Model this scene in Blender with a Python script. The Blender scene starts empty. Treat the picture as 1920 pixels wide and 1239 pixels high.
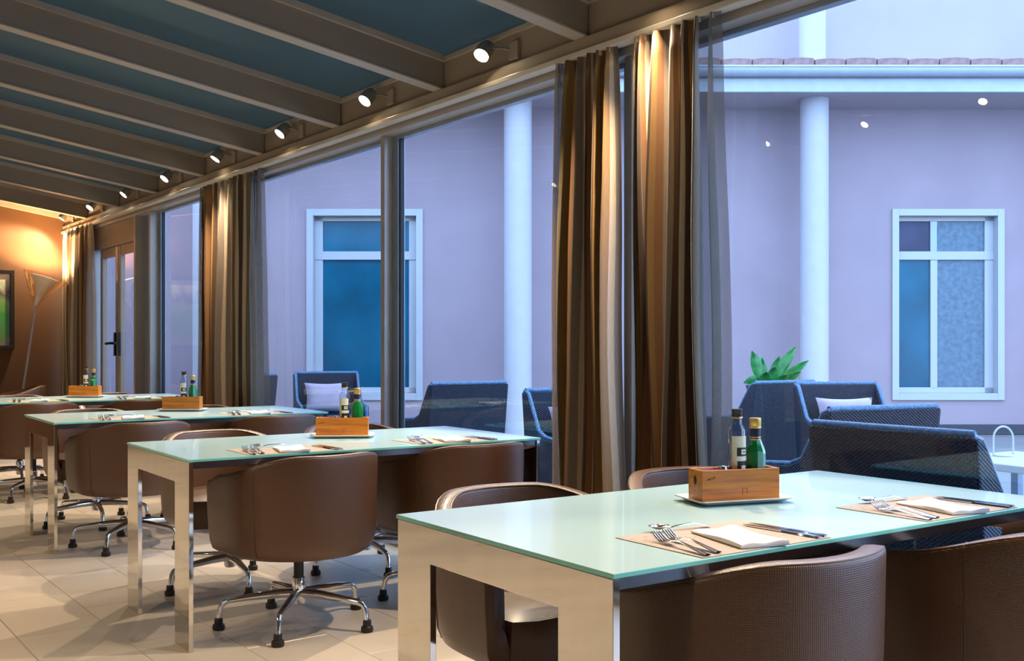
import bpy, bmesh, math, random
from mathutils import Vector, Matrix

random.seed(7)
SC = bpy.context.scene
COL = SC.collection
PI = math.pi
TH = math.radians(36.2)              # camera heading, from the window wall direction (+Y) towards the glass (+X)
SN, CN = math.sin(TH), math.cos(TH)

# ------------------------------------------------------------------ camera
cam_d = bpy.data.cameras.new('camera')
cam_d.sensor_width = 36.0
cam_d.lens = 36.0 * 1977.0 / 1920.0
cam_d.shift_y = 24.9 / 1920.0
cam_d.clip_start = 0.05
cam_d.clip_end = 200
cam = bpy.data.objects.new('camera', cam_d)
COL.objects.link(cam)
cam.location = (0, 0, 1.184)
cam.rotation_euler = (PI / 2, 0, -TH)
SC.camera = cam

# ------------------------------------------------------------------ sky, exposure
world = bpy.data.worlds.new('dusk_sky')
SC.world = world
world.use_nodes = True
bg = world.node_tree.nodes['Background']
bg.inputs['Color'].default_value = (0.46, 0.645, 1.0, 1)
bg.inputs['Strength'].default_value = 3.3

SC.view_settings.view_transform = 'Standard'
SC.view_settings.look = 'None'
SC.view_settings.gamma = 1.0
SC.view_settings.use_curve_mapping = False
SC.view_settings.exposure = 0.62
SC.cycles.use_denoising = True
SC.cycles.sample_clamp_indirect = 6.0
SC.cycles.max_bounces = 10
SC.cycles.transparent_max_bounces = 16

WARM = (1.0, 0.78, 0.53)
RAIL_WATTS = 115.0        # spots on the fascia
ROW_WATTS = 85.0         # spots on the track across the room
LAMP_WATTS = 40.0         # floor lamp

# ------------------------------------------------------------------ helpers
def link(o, parent=None):
    COL.objects.link(o)
    if parent is not None:
        o.parent = parent
    return o

def empty(name, loc=(0, 0, 0), rz=0.0, parent=None):
    o = bpy.data.objects.new(name, None)
    o.empty_display_size = 0.1
    o.location = loc
    o.rotation_euler = (0, 0, rz)
    return link(o, parent)

def tag(o, label=None, cat=None, group=None, kind=None):
    if label: o['label'] = label
    if cat: o['category'] = cat
    if group: o['group'] = group
    if kind: o['kind'] = kind
    return o

class MB:
    """collects geometry for ONE mesh object"""
    def __init__(s):
        s.v, s.f, s.uv = [], [], {}
    def add(s, vs, fs, uvs=None):
        b = len(s.v)
        s.v += [tuple(p) for p in vs]
        for k, fc in enumerate(fs):
            if uvs: s.uv[len(s.f)] = uvs[k]
            s.f.append(tuple(i + b for i in fc))
        return s
    def box(s, x0, x1, y0, y1, z0, z1):
        vs = [(x0,y0,z0),(x1,y0,z0),(x1,y1,z0),(x0,y1,z0),(x0,y0,z1),(x1,y0,z1),(x1,y1,z1),(x0,y1,z1)]
        return s.add(vs, [(0,3,2,1),(4,5,6,7),(0,1,5,4),(1,2,6,5),(2,3,7,6),(3,0,4,7)])
    def prism(s, poly, a0, a1, axis='y'):
        """poly of 2-D points extruded along axis; y: (x,z)  x: (y,z)  z: (x,y); poly counter-clockwise or not"""
        def P(p, a):
            return {'y': (p[0], a, p[1]), 'x': (a, p[0], p[1]), 'z': (p[0], p[1], a)}[axis]
        n = len(poly)
        vs = [P(p, a0) for p in poly] + [P(p, a1) for p in poly]
        fs = [tuple(range(n)), tuple(range(2*n-1, n-1, -1))]
        fs += [(i, i+n, (i+1) % n + n, (i+1) % n) for i in range(n)]
        return s.add(vs, fs)
    def tube(s, pts, r, n=8, cap=True):
        pts = [Vector(p) for p in pts]
        rs = r if isinstance(r, (list, tuple)) else [r] * len(pts)
        up = None; vs = []
        for i, p in enumerate(pts):
            t = (pts[min(i+1, len(pts)-1)] - pts[max(i-1, 0)]).normalized()
            if up is None:
                up = Vector((0, 0, 1)) if abs(t.z) < 0.9 else Vector((1, 0, 0))
            a = t.cross(up).normalized(); b = a.cross(t).normalized(); up = b
            for k in range(n):
                q = 2*PI*k/n
                vs.append(p + (a*math.cos(q) + b*math.sin(q)) * rs[i])
        fs = []
        for i in range(len(pts)-1):
            for k in range(n):
                fs.append((i*n+k, i*n+(k+1) % n, (i+1)*n+(k+1) % n, (i+1)*n+k))
        if cap:
            fs.append(tuple(range(n-1, -1, -1)))
            fs.append(tuple(range((len(pts)-1)*n, len(pts)*n)))
        return s.add(vs, fs)
    def lathe(s, prof, n=20, c=(0, 0, 0), a0=0.0, a1=2*PI):
        full = abs(a1 - a0 - 2*PI) < 1e-6
        m = n if full else n + 1
        vs = []
        for r, z in prof:
            for k in range(m):
                q = a0 + (a1-a0)*k/n
                vs.append((c[0]+r*math.cos(q), c[1]+r*math.sin(q), c[2]+z))
        fs = []
        for i in range(len(prof)-1):
            for k in range(n):
                k2 = (k+1) % m
                fs.append((i*m+k, i*m+k2, (i+1)*m+k2, (i+1)*m+k))
        if full:
            if prof[0][0] > 1e-4: fs.append(tuple(range(m-1, -1, -1)))
            if prof[-1][0] > 1e-4: fs.append(tuple(range((len(prof)-1)*m, len(prof)*m)))
        return s.add(vs, fs)
    def grid(s, rows, uvf=None, close=False):
        """rows: list of equal-length point lists"""
        R, C = len(rows), len(rows[0])
        vs = [p for r in rows for p in r]
        fs, uvs = [], []
        for i in range(R-1):
            for j in range(C if close else C-1):
                j2 = (j+1) % C
                fs.append((i*C+j, i*C+j2, (i+1)*C+j2, (i+1)*C+j))
                if uvf: uvs.append((uvf(i, j), uvf(i, j+1), uvf(i+1, j+1), uvf(i+1, j)))
        return s.add(vs, fs, uvs if uvf else None)
    def xf(s, M):
        s.v = [tuple(M @ Vector(p)) for p in s.v]
        return s
    def build(s, name, mat, parent=None, smooth=None, bevel=0.0, seg=2, loc=None, rot=None):
        me = bpy.data.meshes.new(name)
        me.from_pydata(s.v, [], s.f)
        if s.uv:
            ul = me.uv_layers.new(name='UVMap')
            for p in me.polygons:
                u = s.uv.get(p.index)
                if u:
                    for li, c in zip(p.loop_indices, u): ul.data[li].uv = c
        me.validate(); me.update()
        bm = bmesh.new(); bm.from_mesh(me)
        bmesh.ops.recalc_face_normals(bm, faces=bm.faces)
        bm.to_mesh(me); bm.free()
        if mat: me.materials.append(mat)
        if smooth is not None:
            for p in me.polygons: p.use_smooth = True
            me.set_sharp_from_angle(angle=math.radians(smooth))
        o = bpy.data.objects.new(name, me)
        if loc is not None: o.location = loc
        if rot is not None: o.rotation_euler = rot
        link(o, parent)
        if bevel > 0:
            b = o.modifiers.new('bevel', 'BEVEL'); b.width = bevel; b.segments = seg
            b.limit_method = 'ANGLE'; b.angle_limit = math.radians(40)
        return o

def bx(name, mat, parent, x0, x1, y0, y1, z0, z1, bevel=0.0):
    return MB().box(x0, x1, y0, y1, z0, z1).build(name, mat, parent, bevel=bevel)

def copy_tree(o, parent=None):
    c = o.copy(); COL.objects.link(c); c.parent = parent
    for ch in list(o.children): copy_tree(ch, c)
    return c

def share(o, parent, loc, rot=None, name=None):
    """a copy of one piece, mesh data shared"""
    c = bpy.data.objects.new(name or o.name.split('.')[0], o.data)
    c.location = loc
    if rot is not None: c.rotation_euler = rot
    return link(c, parent)

# ------------------------------------------------------------------ materials
def newmat(name):
    m = bpy.data.materials.new(name); m.use_nodes = True
    nt = m.node_tree
    return m, nt, nt.nodes['Principled BSDF'], nt.nodes['Material Output']

def N(nt, t, **kw):
    n = nt.nodes.new(t)
    for k, v in kw.items(): setattr(n, k, v)
    return n

def ramp(nt, stops, interp='LINEAR'):
    r = nt.nodes.new('ShaderNodeValToRGB'); cr = r.color_ramp; cr.interpolation = interp
    while len(cr.elements) < len(stops): cr.elements.new(0.5)
    for e, (p, c) in zip(cr.elements, stops):
        e.position = p; e.color = (*c, 1)
    return r

def mat(name, col, rough=0.5, metal=0.0, noise=0.0, nscale=8.0, bump=0.0, bscale=60.0, coat=0.0, trans=0.0, ior=1.45, sheen=0.0, spec=0.5, stretch=(1, 1, 1)):
    m, nt, b, out = newmat(name)
    b.inputs['Roughness'].default_value = rough
    b.inputs['Metallic'].default_value = metal
    b.inputs['IOR'].default_value = ior
    b.inputs['Specular IOR Level'].default_value = spec
    b.inputs['Coat Weight'].default_value = coat
    b.inputs['Transmission Weight'].default_value = trans
    b.inputs['Sheen Weight'].default_value = sheen
    tc = N(nt, 'ShaderNodeTexCoord'); mp = N(nt, 'ShaderNodeMapping')
    mp.inputs['Scale'].default_value = stretch
    nt.links.new(tc.outputs['Object'], mp.inputs['Vector'])
    nz = N(nt, 'ShaderNodeTexNoise'); nz.inputs['Scale'].default_value = nscale; nz.inputs['Detail'].default_value = 5
    nt.links.new(mp.outputs[0], nz.inputs['Vector'])
    lo = tuple(max(0, c * (1 - noise)) for c in col); hi = tuple(min(1, c * (1 + noise)) for c in col)
    r = ramp(nt, [(0.3, lo), (0.7, hi)])
    nt.links.new(nz.outputs['Fac'], r.inputs[0]); nt.links.new(r.outputs[0], b.inputs['Base Color'])
    if bump > 0:
        n2 = N(nt, 'ShaderNodeTexNoise'); n2.inputs['Scale'].default_value = bscale; n2.inputs['Detail'].default_value = 3
        nt.links.new(mp.outputs[0], n2.inputs['Vector'])
        bp = N(nt, 'ShaderNodeBump'); bp.inputs['Strength'].default_value = bump; bp.inputs['Distance'].default_value = 0.004
        nt.links.new(n2.outputs['Fac'], bp.inputs['Height']); nt.links.new(bp.outputs[0], b.inputs['Normal'])
    return m

def glass(name, tint, refl=1.0, rough=0.0):
    """flat pane: transparent with a Fresnel mirror on top"""
    m, nt, b, out = newmat(name)
    nt.nodes.remove(b)
    tr = N(nt, 'ShaderNodeBsdfTransparent'); tr.inputs[0].default_value = (*tint, 1)
    gl = N(nt, 'ShaderNodeBsdfGlossy'); gl.inputs['Roughness'].default_value = rough
    fr = N(nt, 'ShaderNodeFresnel'); fr.inputs['IOR'].default_value = 1.5
    mu = N(nt, 'ShaderNodeMath', operation='MULTIPLY'); mu.inputs[1].default_value = refl
    mx = N(nt, 'ShaderNodeMixShader')
    ge = N(nt, 'ShaderNodeNewGeometry')
    iv = N(nt, 'ShaderNodeMath', operation='MULTIPLY_ADD'); iv.inputs[1].default_value = -refl; iv.inputs[2].default_value = refl
    nt.links.new(ge.outputs['Backfacing'], iv.inputs[0]); nt.links.new(iv.outputs[0], mu.inputs[1])
    mu.use_clamp = True
    nt.links.new(fr.outputs[0], mu.inputs[0]); nt.links.new(mu.outputs[0], mx.inputs[0])
    nt.links.new(tr.outputs[0], mx.inputs[1]); nt.links.new(gl.outputs[0], mx.inputs[2])
    nt.links.new(mx.outputs[0], out.inputs['Surface'])
    return m

def emit(name, col, s):
    m, nt, b, out = newmat(name)
    b.inputs['Base Color'].default_value = (*col, 1)
    b.inputs['Emission Color'].default_value = (*col, 1)
    b.inputs['Emission Strength'].default_value = s
    return m

def weave_leather(name, col, pitch, strength):
    """fine embossed basket weave on UV (metres)"""
    m, nt, b, out = newmat(name)
    uv = N(nt, 'ShaderNodeUVMap')
    sep = N(nt, 'ShaderNodeSeparateXYZ'); nt.links.new(uv.outputs[0], sep.inputs[0])
    def sn(expr_in, mul, add=None):
        a = N(nt, 'ShaderNodeMath', operation='MULTIPLY'); a.inputs[1].default_value = mul
        nt.links.new(expr_in, a.inputs[0])
        s = N(nt, 'ShaderNodeMath', operation='SINE'); nt.links.new(a.outputs[0], s.inputs[0])
        return s.outputs[0]
    su = N(nt, 'ShaderNodeMath', operation='ADD'); di = N(nt, 'ShaderNodeMath', operation='SUBTRACT')
    for q in (su, di):
        nt.links.new(sep.outputs[0], q.inputs[0]); nt.links.new(sep.outputs[1], q.inputs[1])
    k = 2*PI/pitch
    p = N(nt, 'ShaderNodeMath', operation='MULTIPLY')
    nt.links.new(sn(su.outputs[0], k), p.inputs[0]); nt.links.new(sn(di.outputs[0], k), p.inputs[1])
    ma = N(nt, 'ShaderNodeMapRange'); ma.inputs[1].default_value = -1; ma.inputs[2].default_value = 1
    nt.links.new(p.outputs[0], ma.inputs[0])
    r = ramp(nt, [(0.0, tuple(c*0.62 for c in col)), (0.55, col), (1.0, tuple(min(1, c*1.3) for c in col))])
    nt.links.new(ma.outputs[0], r.inputs[0]); nt.links.new(r.outputs[0], b.inputs['Base Color'])
    bp = N(nt, 'ShaderNodeBump'); bp.inputs['Strength'].default_value = strength; bp.inputs['Distance'].default_value = 0.0012
    nt.links.new(ma.outputs[0], bp.inputs['Height']); nt.links.new(bp.outputs[0], b.inputs['Normal'])
    b.inputs['Roughness'].default_value = 0.38
    b.inputs['Coat Weight'].default_value = 0.25; b.inputs['Coat Roughness'].default_value = 0.28
    return m

M = {}
M['leather'] = weave_leather('brown_embossed_leather', (0.098, 0.042, 0.016), 0.0095, 0.6)
M['leather_plain'] = mat('brown_leather_piping', (0.10, 0.055, 0.03), 0.4, noise=0.12, bump=0.1)
M['chrome'] = mat('polished_chrome', (0.86, 0.86, 0.87), 0.06, 1.0, noise=0.02)
M['mirror'] = mat('mirror_steel', (0.74, 0.71, 0.66), 0.05, 1.0, noise=0.03, nscale=3, bump=0.012, bscale=3, stretch=(1, 5, 1))
M['dark_steel'] = mat('dark_table_rail', (0.16, 0.15, 0.15), 0.18, 0.9, noise=0.05)
M['black_rubber'] = mat('black_rubber', (0.018, 0.015, 0.014), 0.5, noise=0.2)
M['black_plastic'] = mat('black_column', (0.012, 0.011, 0.011), 0.35)
M['aqua'] = mat('frosted_aqua_glass', (0.42, 0.63, 0.66), 0.30, noise=0.015, coat=0.5, spec=0.5)
M['aqua_edge'] = mat('green_glass_edge', (0.20, 0.62, 0.52), 0.12, noise=0.05, coat=0.5)
M['beam'] = mat('taupe_beam_paint', (0.265, 0.215, 0.17), 0.42, noise=0.05, nscale=3)
M['bead'] = mat('taupe_bead_paint', (0.40, 0.345, 0.29), 0.38, noise=0.05)
M['fascia'] = mat('tan_fascia_paint', (0.34, 0.27, 0.205), 0.45, noise=0.05, nscale=2)
M['rail'] = mat('cream_curtain_rail', (0.62, 0.57, 0.50), 0.32, noise=0.04)
M['mullion'] = mat('taupe_aluminium', (0.42, 0.385, 0.36), 0.32, 0.15, noise=0.04)
M['sash'] = mat('grey_sash_aluminium', (0.30, 0.36, 0.46), 0.25, 0.5, noise=0.04)
M['gasket'] = mat('black_gasket', (0.01, 0.012, 0.016), 0.6)
M['pane'] = glass('window_glass', (0.93, 0.97, 0.99), 1.7)
M['wall_brown'] = mat('brown_wall_paint', (0.105, 0.047, 0.017), 0.75, noise=0.08, nscale=2.5, bump=0.12)
M['wall_room'] = mat('warm_grey_wall_paint', (0.42, 0.33, 0.24), 0.8, noise=0.06, nscale=2)
M['frame_dark'] = mat('dark_picture_frame', (0.016, 0.009, 0.006), 0.4)
M['handle'] = mat('dark_door_handle', (0.02, 0.02, 0.022), 0.35, 0.6)
M['wood_box'] = None
M['tray'] = mat('cream_porcelain', (0.86, 0.82, 0.72), 0.2, coat=0.4, noise=0.02)
M['napkin'] = mat('white_napkin', (0.90, 0.88, 0.85), 0.9, noise=0.03, bump=0.3, bscale=400)
M['cutlery'] = mat('polished_cutlery', (0.80, 0.78, 0.76), 0.1, 1.0, noise=0.03)
M['cap_black'] = mat('dark_bottle_cap', (0.018, 0.012, 0.010), 0.35, noise=0.1)
M['cap_gold'] = mat('gold_bottle_cap', (0.80, 0.53, 0.16), 0.28, 0.85, noise=0.08)
M['neck_navy'] = mat('navy_neck_foil', (0.022, 0.018, 0.07), 0.3, noise=0.1)
M['gold_band'] = mat('gold_ring', (0.75, 0.52, 0.22), 0.3, 0.8)
M['label_cream'] = mat('cream_label', (0.70, 0.66, 0.52), 0.7, noise=0.05, nscale=60)
M['label_black'] = mat('black_label', (0.012, 0.011, 0.012), 0.5)
M['label_white'] = mat('white_label', (0.78, 0.76, 0.72), 0.6)
M['glass_clear'] = glass('clear_bottle_glass', (0.90, 0.94, 0.97), 3.2)
M['vinegar'] = mat('dark_vinegar', (0.03, 0.012, 0.008), 0.1, coat=0.5)
M['glass_green'] = mat('green_bottle_glass', (0.004, 0.16, 0.035), 0.06, noise=0.2, nscale=30, coat=0.8)
M['shaker_metal'] = mat('shaker_steel', (0.7, 0.7, 0.72), 0.2, 1.0)
M['shaker_glass'] = glass('shaker_glass', (0.85, 0.88, 0.9), 1.2)
M['sachet_red'] = mat('red_sachet', (0.62, 0.03, 0.05), 0.4, noise=0.3, nscale=120)
M['sachet_white'] = mat('white_sachet', (0.80, 0.76, 0.74), 0.5, noise=0.1, nscale=100)
M['plaster'] = mat('pink_plaster', (0.385, 0.305, 0.345), 0.9, noise=0.06, nscale=1.3, bump=0.15, bscale=90)
M['plaster_pale'] = mat('pale_plaster', (0.43, 0.385, 0.42), 0.9, noise=0.04, nscale=1.3, bump=0.1, bscale=90)
M['white_paint'] = mat('white_masonry_paint', (0.50, 0.49, 0.53), 0.6, noise=0.03)
M['white_frame'] = mat('white_window_frame', (0.49, 0.51, 0.55), 0.4, noise=0.02)
M['soffit'] = mat('soffit_paint', (0.42, 0.35, 0.37), 0.8, noise=0.04)
M['gutter'] = mat('painted_gutter', (0.42, 0.47, 0.53), 0.35, 0.2, noise=0.05)
M['tile_pink'] = mat('weathered_pink_tile', (0.33, 0.21, 0.205), 0.85, noise=0.25, nscale=12, bump=0.3)
M['plinth'] = mat('dark_plinth', (0.045, 0.055, 0.075), 0.7, noise=0.1)
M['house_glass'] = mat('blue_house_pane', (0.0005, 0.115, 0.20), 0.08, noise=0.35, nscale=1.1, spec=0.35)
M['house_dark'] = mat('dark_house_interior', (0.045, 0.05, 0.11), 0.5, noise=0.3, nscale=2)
M['lace'] = mat('pale_lace_curtain', (0.08, 0.155, 0.225), 0.5, noise=0.3, nscale=16, coat=0.5)
M['pillow'] = mat('lilac_pillow', (0.42, 0.34, 0.41), 0.9, noise=0.04, bump=0.25, bscale=180, sheen=0.3)
M['seat_cushion'] = mat('charcoal_outdoor_cushion', (0.03, 0.045, 0.08), 0.9, noise=0.1, bump=0.2)
M['leaf'] = mat('green_leaf', (0.020, 0.25, 0.045), 0.35, noise=0.45, nscale=14, coat=0.3)
M['planter'] = mat('dark_planter', (0.05, 0.06, 0.08), 0.6, noise=0.15)
M['soil'] = mat('soil', (0.03, 0.02, 0.015), 0.95, noise=0.4, nscale=40)
M['table_white'] = mat('white_patio_table', (0.52, 0.53, 0.53), 0.35, noise=0.03)
M['patio'] = None
M['lamp_white'] = mat('white_lamp_cone', (0.80, 0.77, 0.80), 0.35, noise=0.03)
M['lamp_shell'] = glass('lamp_outer_shell', (0.95, 0.90, 0.83), 1.2)
M['lamp_pole'] = mat('grey_lamp_pole', (0.55, 0.47, 0.50), 0.35, 0.3, noise=0.03)
M['bulb'] = emit('spot_lens', (1.0, 0.80, 0.52), 45.0)
M['lamp_bulb'] = emit('lamp_bulb', (1.0, 0.62, 0.25), 14.0)
M['spot_metal'] = mat('spot_steel', (0.42, 0.38, 0.34), 0.3, 0.8, noise=0.05)

def wood_mat():
    m, nt, b, out = newmat('orange_bamboo_wood')
    tc = N(nt, 'ShaderNodeTexCoord'); mp = N(nt, 'ShaderNodeMapping'); mp.inputs['Scale'].default_value = (3, 30, 42)
    nt.links.new(tc.outputs['Object'], mp.inputs[0])
    nz = N(nt, 'ShaderNodeTexNoise'); nz.inputs['Scale'].default_value = 2.2; nz.inputs['Detail'].default_value = 6
    nt.links.new(mp.outputs[0], nz.inputs['Vector'])
    r = ramp(nt, [(0.30, (0.36, 0.10, 0.004)), (0.52, (0.54, 0.17, 0.006)), (0.75, (0.64, 0.23, 0.012))])
    nt.links.new(nz.outputs['Fac'], r.inputs[0]); nt.links.new(r.outputs[0], b.inputs['Base Color'])
    b.inputs['Roughness'].default_value = 0.38; b.inputs['Coat Weight'].default_value = 0.25
    return m
M['wood_box'] = wood_mat()
M['wood_burn'] = mat('burnt_brand_mark', (0.16, 0.045, 0.010), 0.6, noise=0.4, nscale=300)

def floor_mat():
    m, nt, b, out = newmat('beige_stone_tile')
    tc = N(nt, 'ShaderNodeTexCoord'); oi = N(nt, 'ShaderNodeObjectInfo')
    ad = N(nt, 'ShaderNodeVectorMath', operation='ADD')
    sc = N(nt, 'ShaderNodeVectorMath', operation='SCALE'); sc.inputs['Scale'].default_value = 17.0
    nt.links.new(oi.outputs['Location'], sc.inputs[0])
    nt.links.new(tc.outputs['Object'], ad.inputs[0]); nt.links.new(sc.outputs[0], ad.inputs[1])
    mp = N(nt, 'ShaderNodeMapping'); mp.inputs['Scale'].default_value = (1.0, 2.2, 1)
    nt.links.new(ad.outputs[0], mp.inputs[0])
    nz = N(nt, 'ShaderNodeTexNoise'); nz.inputs['Scale'].default_value = 2.2; nz.inputs['Detail'].default_value = 3
    nt.links.new(mp.outputs[0], nz.inputs['Vector'])
    r = ramp(nt, [(0.25, (0.545, 0.475, 0.39)), (0.55, (0.57, 0.50, 0.415)), (0.80, (0.588, 0.518, 0.432))])
    nt.links.new(nz.outputs['Fac'], r.inputs[0])
    hs = N(nt, 'ShaderNodeHueSaturation')
    vr = N(nt, 'ShaderNodeMapRange'); vr.inputs[3].default_value = 0.94; vr.inputs[4].default_value = 1.04
    nt.links.new(oi.outputs['Random'], vr.inputs[0]); nt.links.new(vr.outputs[0], hs.inputs['Value'])
    nt.links.new(r.outputs[0], hs.inputs['Color']); nt.links.new(hs.outputs[0], b.inputs['Base Color'])
    b.inputs['Roughness'].default_value = 0.27
    rr = ramp(nt, [(0.3, (0.27,)*3), (0.8, (0.31,)*3)])
    nt.links.new(nz.outputs['Fac'], rr.inputs[0]); nt.links.new(rr.outputs[0], b.inputs['Roughness'])
    return m
M['floor'] = floor_mat()
M['grout'] = mat('beige_grout', (0.40, 0.335, 0.27), 0.85, noise=0.1)

def patio_mat():
    m, nt, b, out = newmat('grey_patio_paving')
    tc = N(nt, 'ShaderNodeTexCoord')
    br = N(nt, 'ShaderNodeTexBrick'); br.inputs['Scale'].default_value = 1.0
    br.inputs['Brick Width'].default_value = 0.6; br.inputs['Row Height'].default_value = 0.6; br.inputs['Mortar Size'].default_value = 0.006
    br.inputs['Color1'].default_value = (0.24, 0.25, 0.26, 1); br.inputs['Color2'].default_value = (0.21, 0.22, 0.23, 1); br.inputs['Mortar'].default_value = (0.14, 0.14, 0.15, 1)
    nt.links.new(tc.outputs['Object'], br.inputs['Vector']); nt.links.new(br.outputs[0], b.inputs['Base Color'])
    b.inputs['Roughness'].default_value = 0.5
    return m
M['patio'] = patio_mat()

def roof_pane_mat():
    m, nt, b, out = newmat('frosted_roof_glass')
    nt.nodes.remove(b)
    tl = N(nt, 'ShaderNodeBsdfTranslucent'); tl.inputs[0].default_value = (0.135, 0.155, 0.14, 1)
    gl = N(nt, 'ShaderNodeBsdfGlossy'); gl.inputs['Roughness'].default_value = 0.35; gl.inputs['Color'].default_value = (0.55, 0.62, 0.62, 1)
    fr = N(nt, 'ShaderNodeFresnel'); fr.inputs['IOR'].default_value = 1.4
    mx = N(nt, 'ShaderNodeMixShader')
    nt.links.new(fr.outputs[0], mx.inputs[0]); nt.links.new(tl.outputs[0], mx.inputs[1]); nt.links.new(gl.outputs[0], mx.inputs[2])
    nt.links.new(mx.outputs[0], out.inputs['Surface'])
    return m
M['roof_pane'] = roof_pane_mat()

def curtain_mat(name, stops, alpha):
    m, nt, b, out = newmat(name)
    uv = N(nt, 'ShaderNodeUVMap'); sep = N(nt, 'ShaderNodeSeparateXYZ')
    nt.links.new(uv.outputs[0], sep.inputs[0])
    fr = N(nt, 'ShaderNodeMath', operation='FRACT'); nt.links.new(sep.outputs[0], fr.inputs[0])
    r = ramp(nt, stops, 'CONSTANT'); nt.links.new(fr.outputs[0], r.inputs[0])
    nz = N(nt, 'ShaderNodeTexNoise'); nz.inputs['Scale'].default_value = 1.0; nz.inputs['Detail'].default_value = 4
    mp = N(nt, 'ShaderNodeMapping'); mp.inputs['Scale'].default_value = (300, 18, 1)
    nt.links.new(uv.outputs[0], mp.inputs[0]); nt.links.new(mp.outputs[0], nz.inputs['Vector'])
    mx = N(nt, 'ShaderNodeMixRGB', blend_type='MULTIPLY'); mx.inputs[0].default_value = 0.55
    vr = ramp(nt, [(0.3, (0.55,)*3), (0.7, (1, 1, 1))]); nt.links.new(nz.outputs['Fac'], vr.inputs[0])
    nt.links.new(r.outputs[0], mx.inputs[1]); nt.links.new(vr.outputs[0], mx.inputs[2])
    nt.links.new(mx.outputs[0], b.inputs['Base Color'])
    b.inputs['Roughness'].default_value = 0.42; b.inputs['Sheen Weight'].default_value = 0.35
    b.inputs['Specular IOR Level'].default_value = 0.6
    tl = N(nt, 'ShaderNodeBsdfTranslucent'); nt.links.new(mx.outputs[0], tl.inputs[0])
    m1 = N(nt, 'ShaderNodeMixShader'); m1.inputs[0].default_value = 0.18 if alpha > 0.99 else 0.4
    nt.links.new(b.outputs[0], m1.inputs[1]); nt.links.new(tl.outputs[0], m1.inputs[2])
    if alpha < 0.99:
        tr = N(nt, 'ShaderNodeBsdfTransparent')
        m2 = N(nt, 'ShaderNodeMixShader'); m2.inputs[0].default_value = alpha
        nt.links.new(tr.outputs[0], m2.inputs[1]); nt.links.new(m1.outputs[0], m2.inputs[2])
        nt.links.new(m2.outputs[0], out.inputs['Surface'])
    else:
        nt.links.new(m1.outputs[0], out.inputs['Surface'])
    return m
BE, GO, DB, OL, TA, CO = (0.66, 0.52, 0.36), (0.36, 0.20, 0.06), (0.09, 0.05, 0.03), (0.22, 0.17, 0.085), (0.30, 0.245, 0.20), (0.28, 0.13, 0.05)
STRIPES = [(0.0, BE), (0.05, DB), (0.10, GO), (0.19, OL), (0.25, BE), (0.29, CO), (0.36, DB), (0.42, TA), (0.49, BE), (0.53, GO), (0.61, DB), (0.66, OL), (0.72, BE), (0.765, TA), (0.83, CO), (0.89, GO), (0.95, DB)]
M['curtain'] = curtain_mat('striped_curtain', STRIPES, 1.0)
M['sheer'] = curtain_mat('sheer_curtain_edge', [(0.0, TA), (0.3, (0.16, 0.14, 0.14)), (0.55, BE), (0.68, TA), (0.85, DB)], 0.46)

def wicker_mat():
    m, nt, b, out = newmat('dark_wicker_weave')
    tc = N(nt, 'ShaderNodeTexCoord')
    mp = N(nt, 'ShaderNodeMapping'); mp.inputs['Rotation'].default_value = (0.0, 0.0, 0.0)
    nt.links.new(tc.outputs['UV'], mp.inputs[0])
    sep = N(nt, 'ShaderNodeSeparateXYZ'); nt.links.new(mp.outputs[0], sep.inputs[0])
    def sine(sock, k):
        a = N(nt, 'ShaderNodeMath', operation='MULTIPLY'); a.inputs[1].default_value = k; nt.links.new(sock, a.inputs[0])
        s = N(nt, 'ShaderNodeMath', operation='SINE'); nt.links.new(a.outputs[0], s.inputs[0]); return s.outputs[0]
    p = N(nt, 'ShaderNodeMath', operation='MULTIPLY')
    nt.links.new(sine(sep.outputs[0], 2*PI/0.022), p.inputs[0]); nt.links.new(sine(sep.outputs[1], 2*PI/0.015), p.inputs[1])
    mr = N(nt, 'ShaderNodeMapRange'); mr.inputs[1].default_value = -1; mr.inputs[2].default_value = 1
    nt.links.new(p.outputs[0], mr.inputs[0])
    r = ramp(nt, [(0.0, (0.002, 0.005, 0.010)), (0.5, (0.006, 0.014, 0.030)), (1.0, (0.022, 0.045, 0.09))])
    nt.links.new(mr.outputs[0], r.inputs[0]); nt.links.new(r.outputs[0], b.inputs['Base Color'])
    bp = N(nt, 'ShaderNodeBump'); bp.inputs['Strength'].default_value = 0.9; bp.inputs['Distance'].default_value = 0.006
    nt.links.new(mr.outputs[0], bp.inputs['Height']); nt.links.new(bp.outputs[0], b.inputs['Normal'])
    b.inputs['Roughness'].default_value = 0.5; b.inputs['Specular IOR Level'].default_value = 0.3
    return m
M['wicker'] = wicker_mat()
M['wicker_edge'] = mat('wicker_braided_edge', (0.07, 0.16, 0.28), 0.4, noise=0.5, nscale=70, bump=0.6, bscale=90)  # skylight on the top edges put into this paler blue

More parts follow.
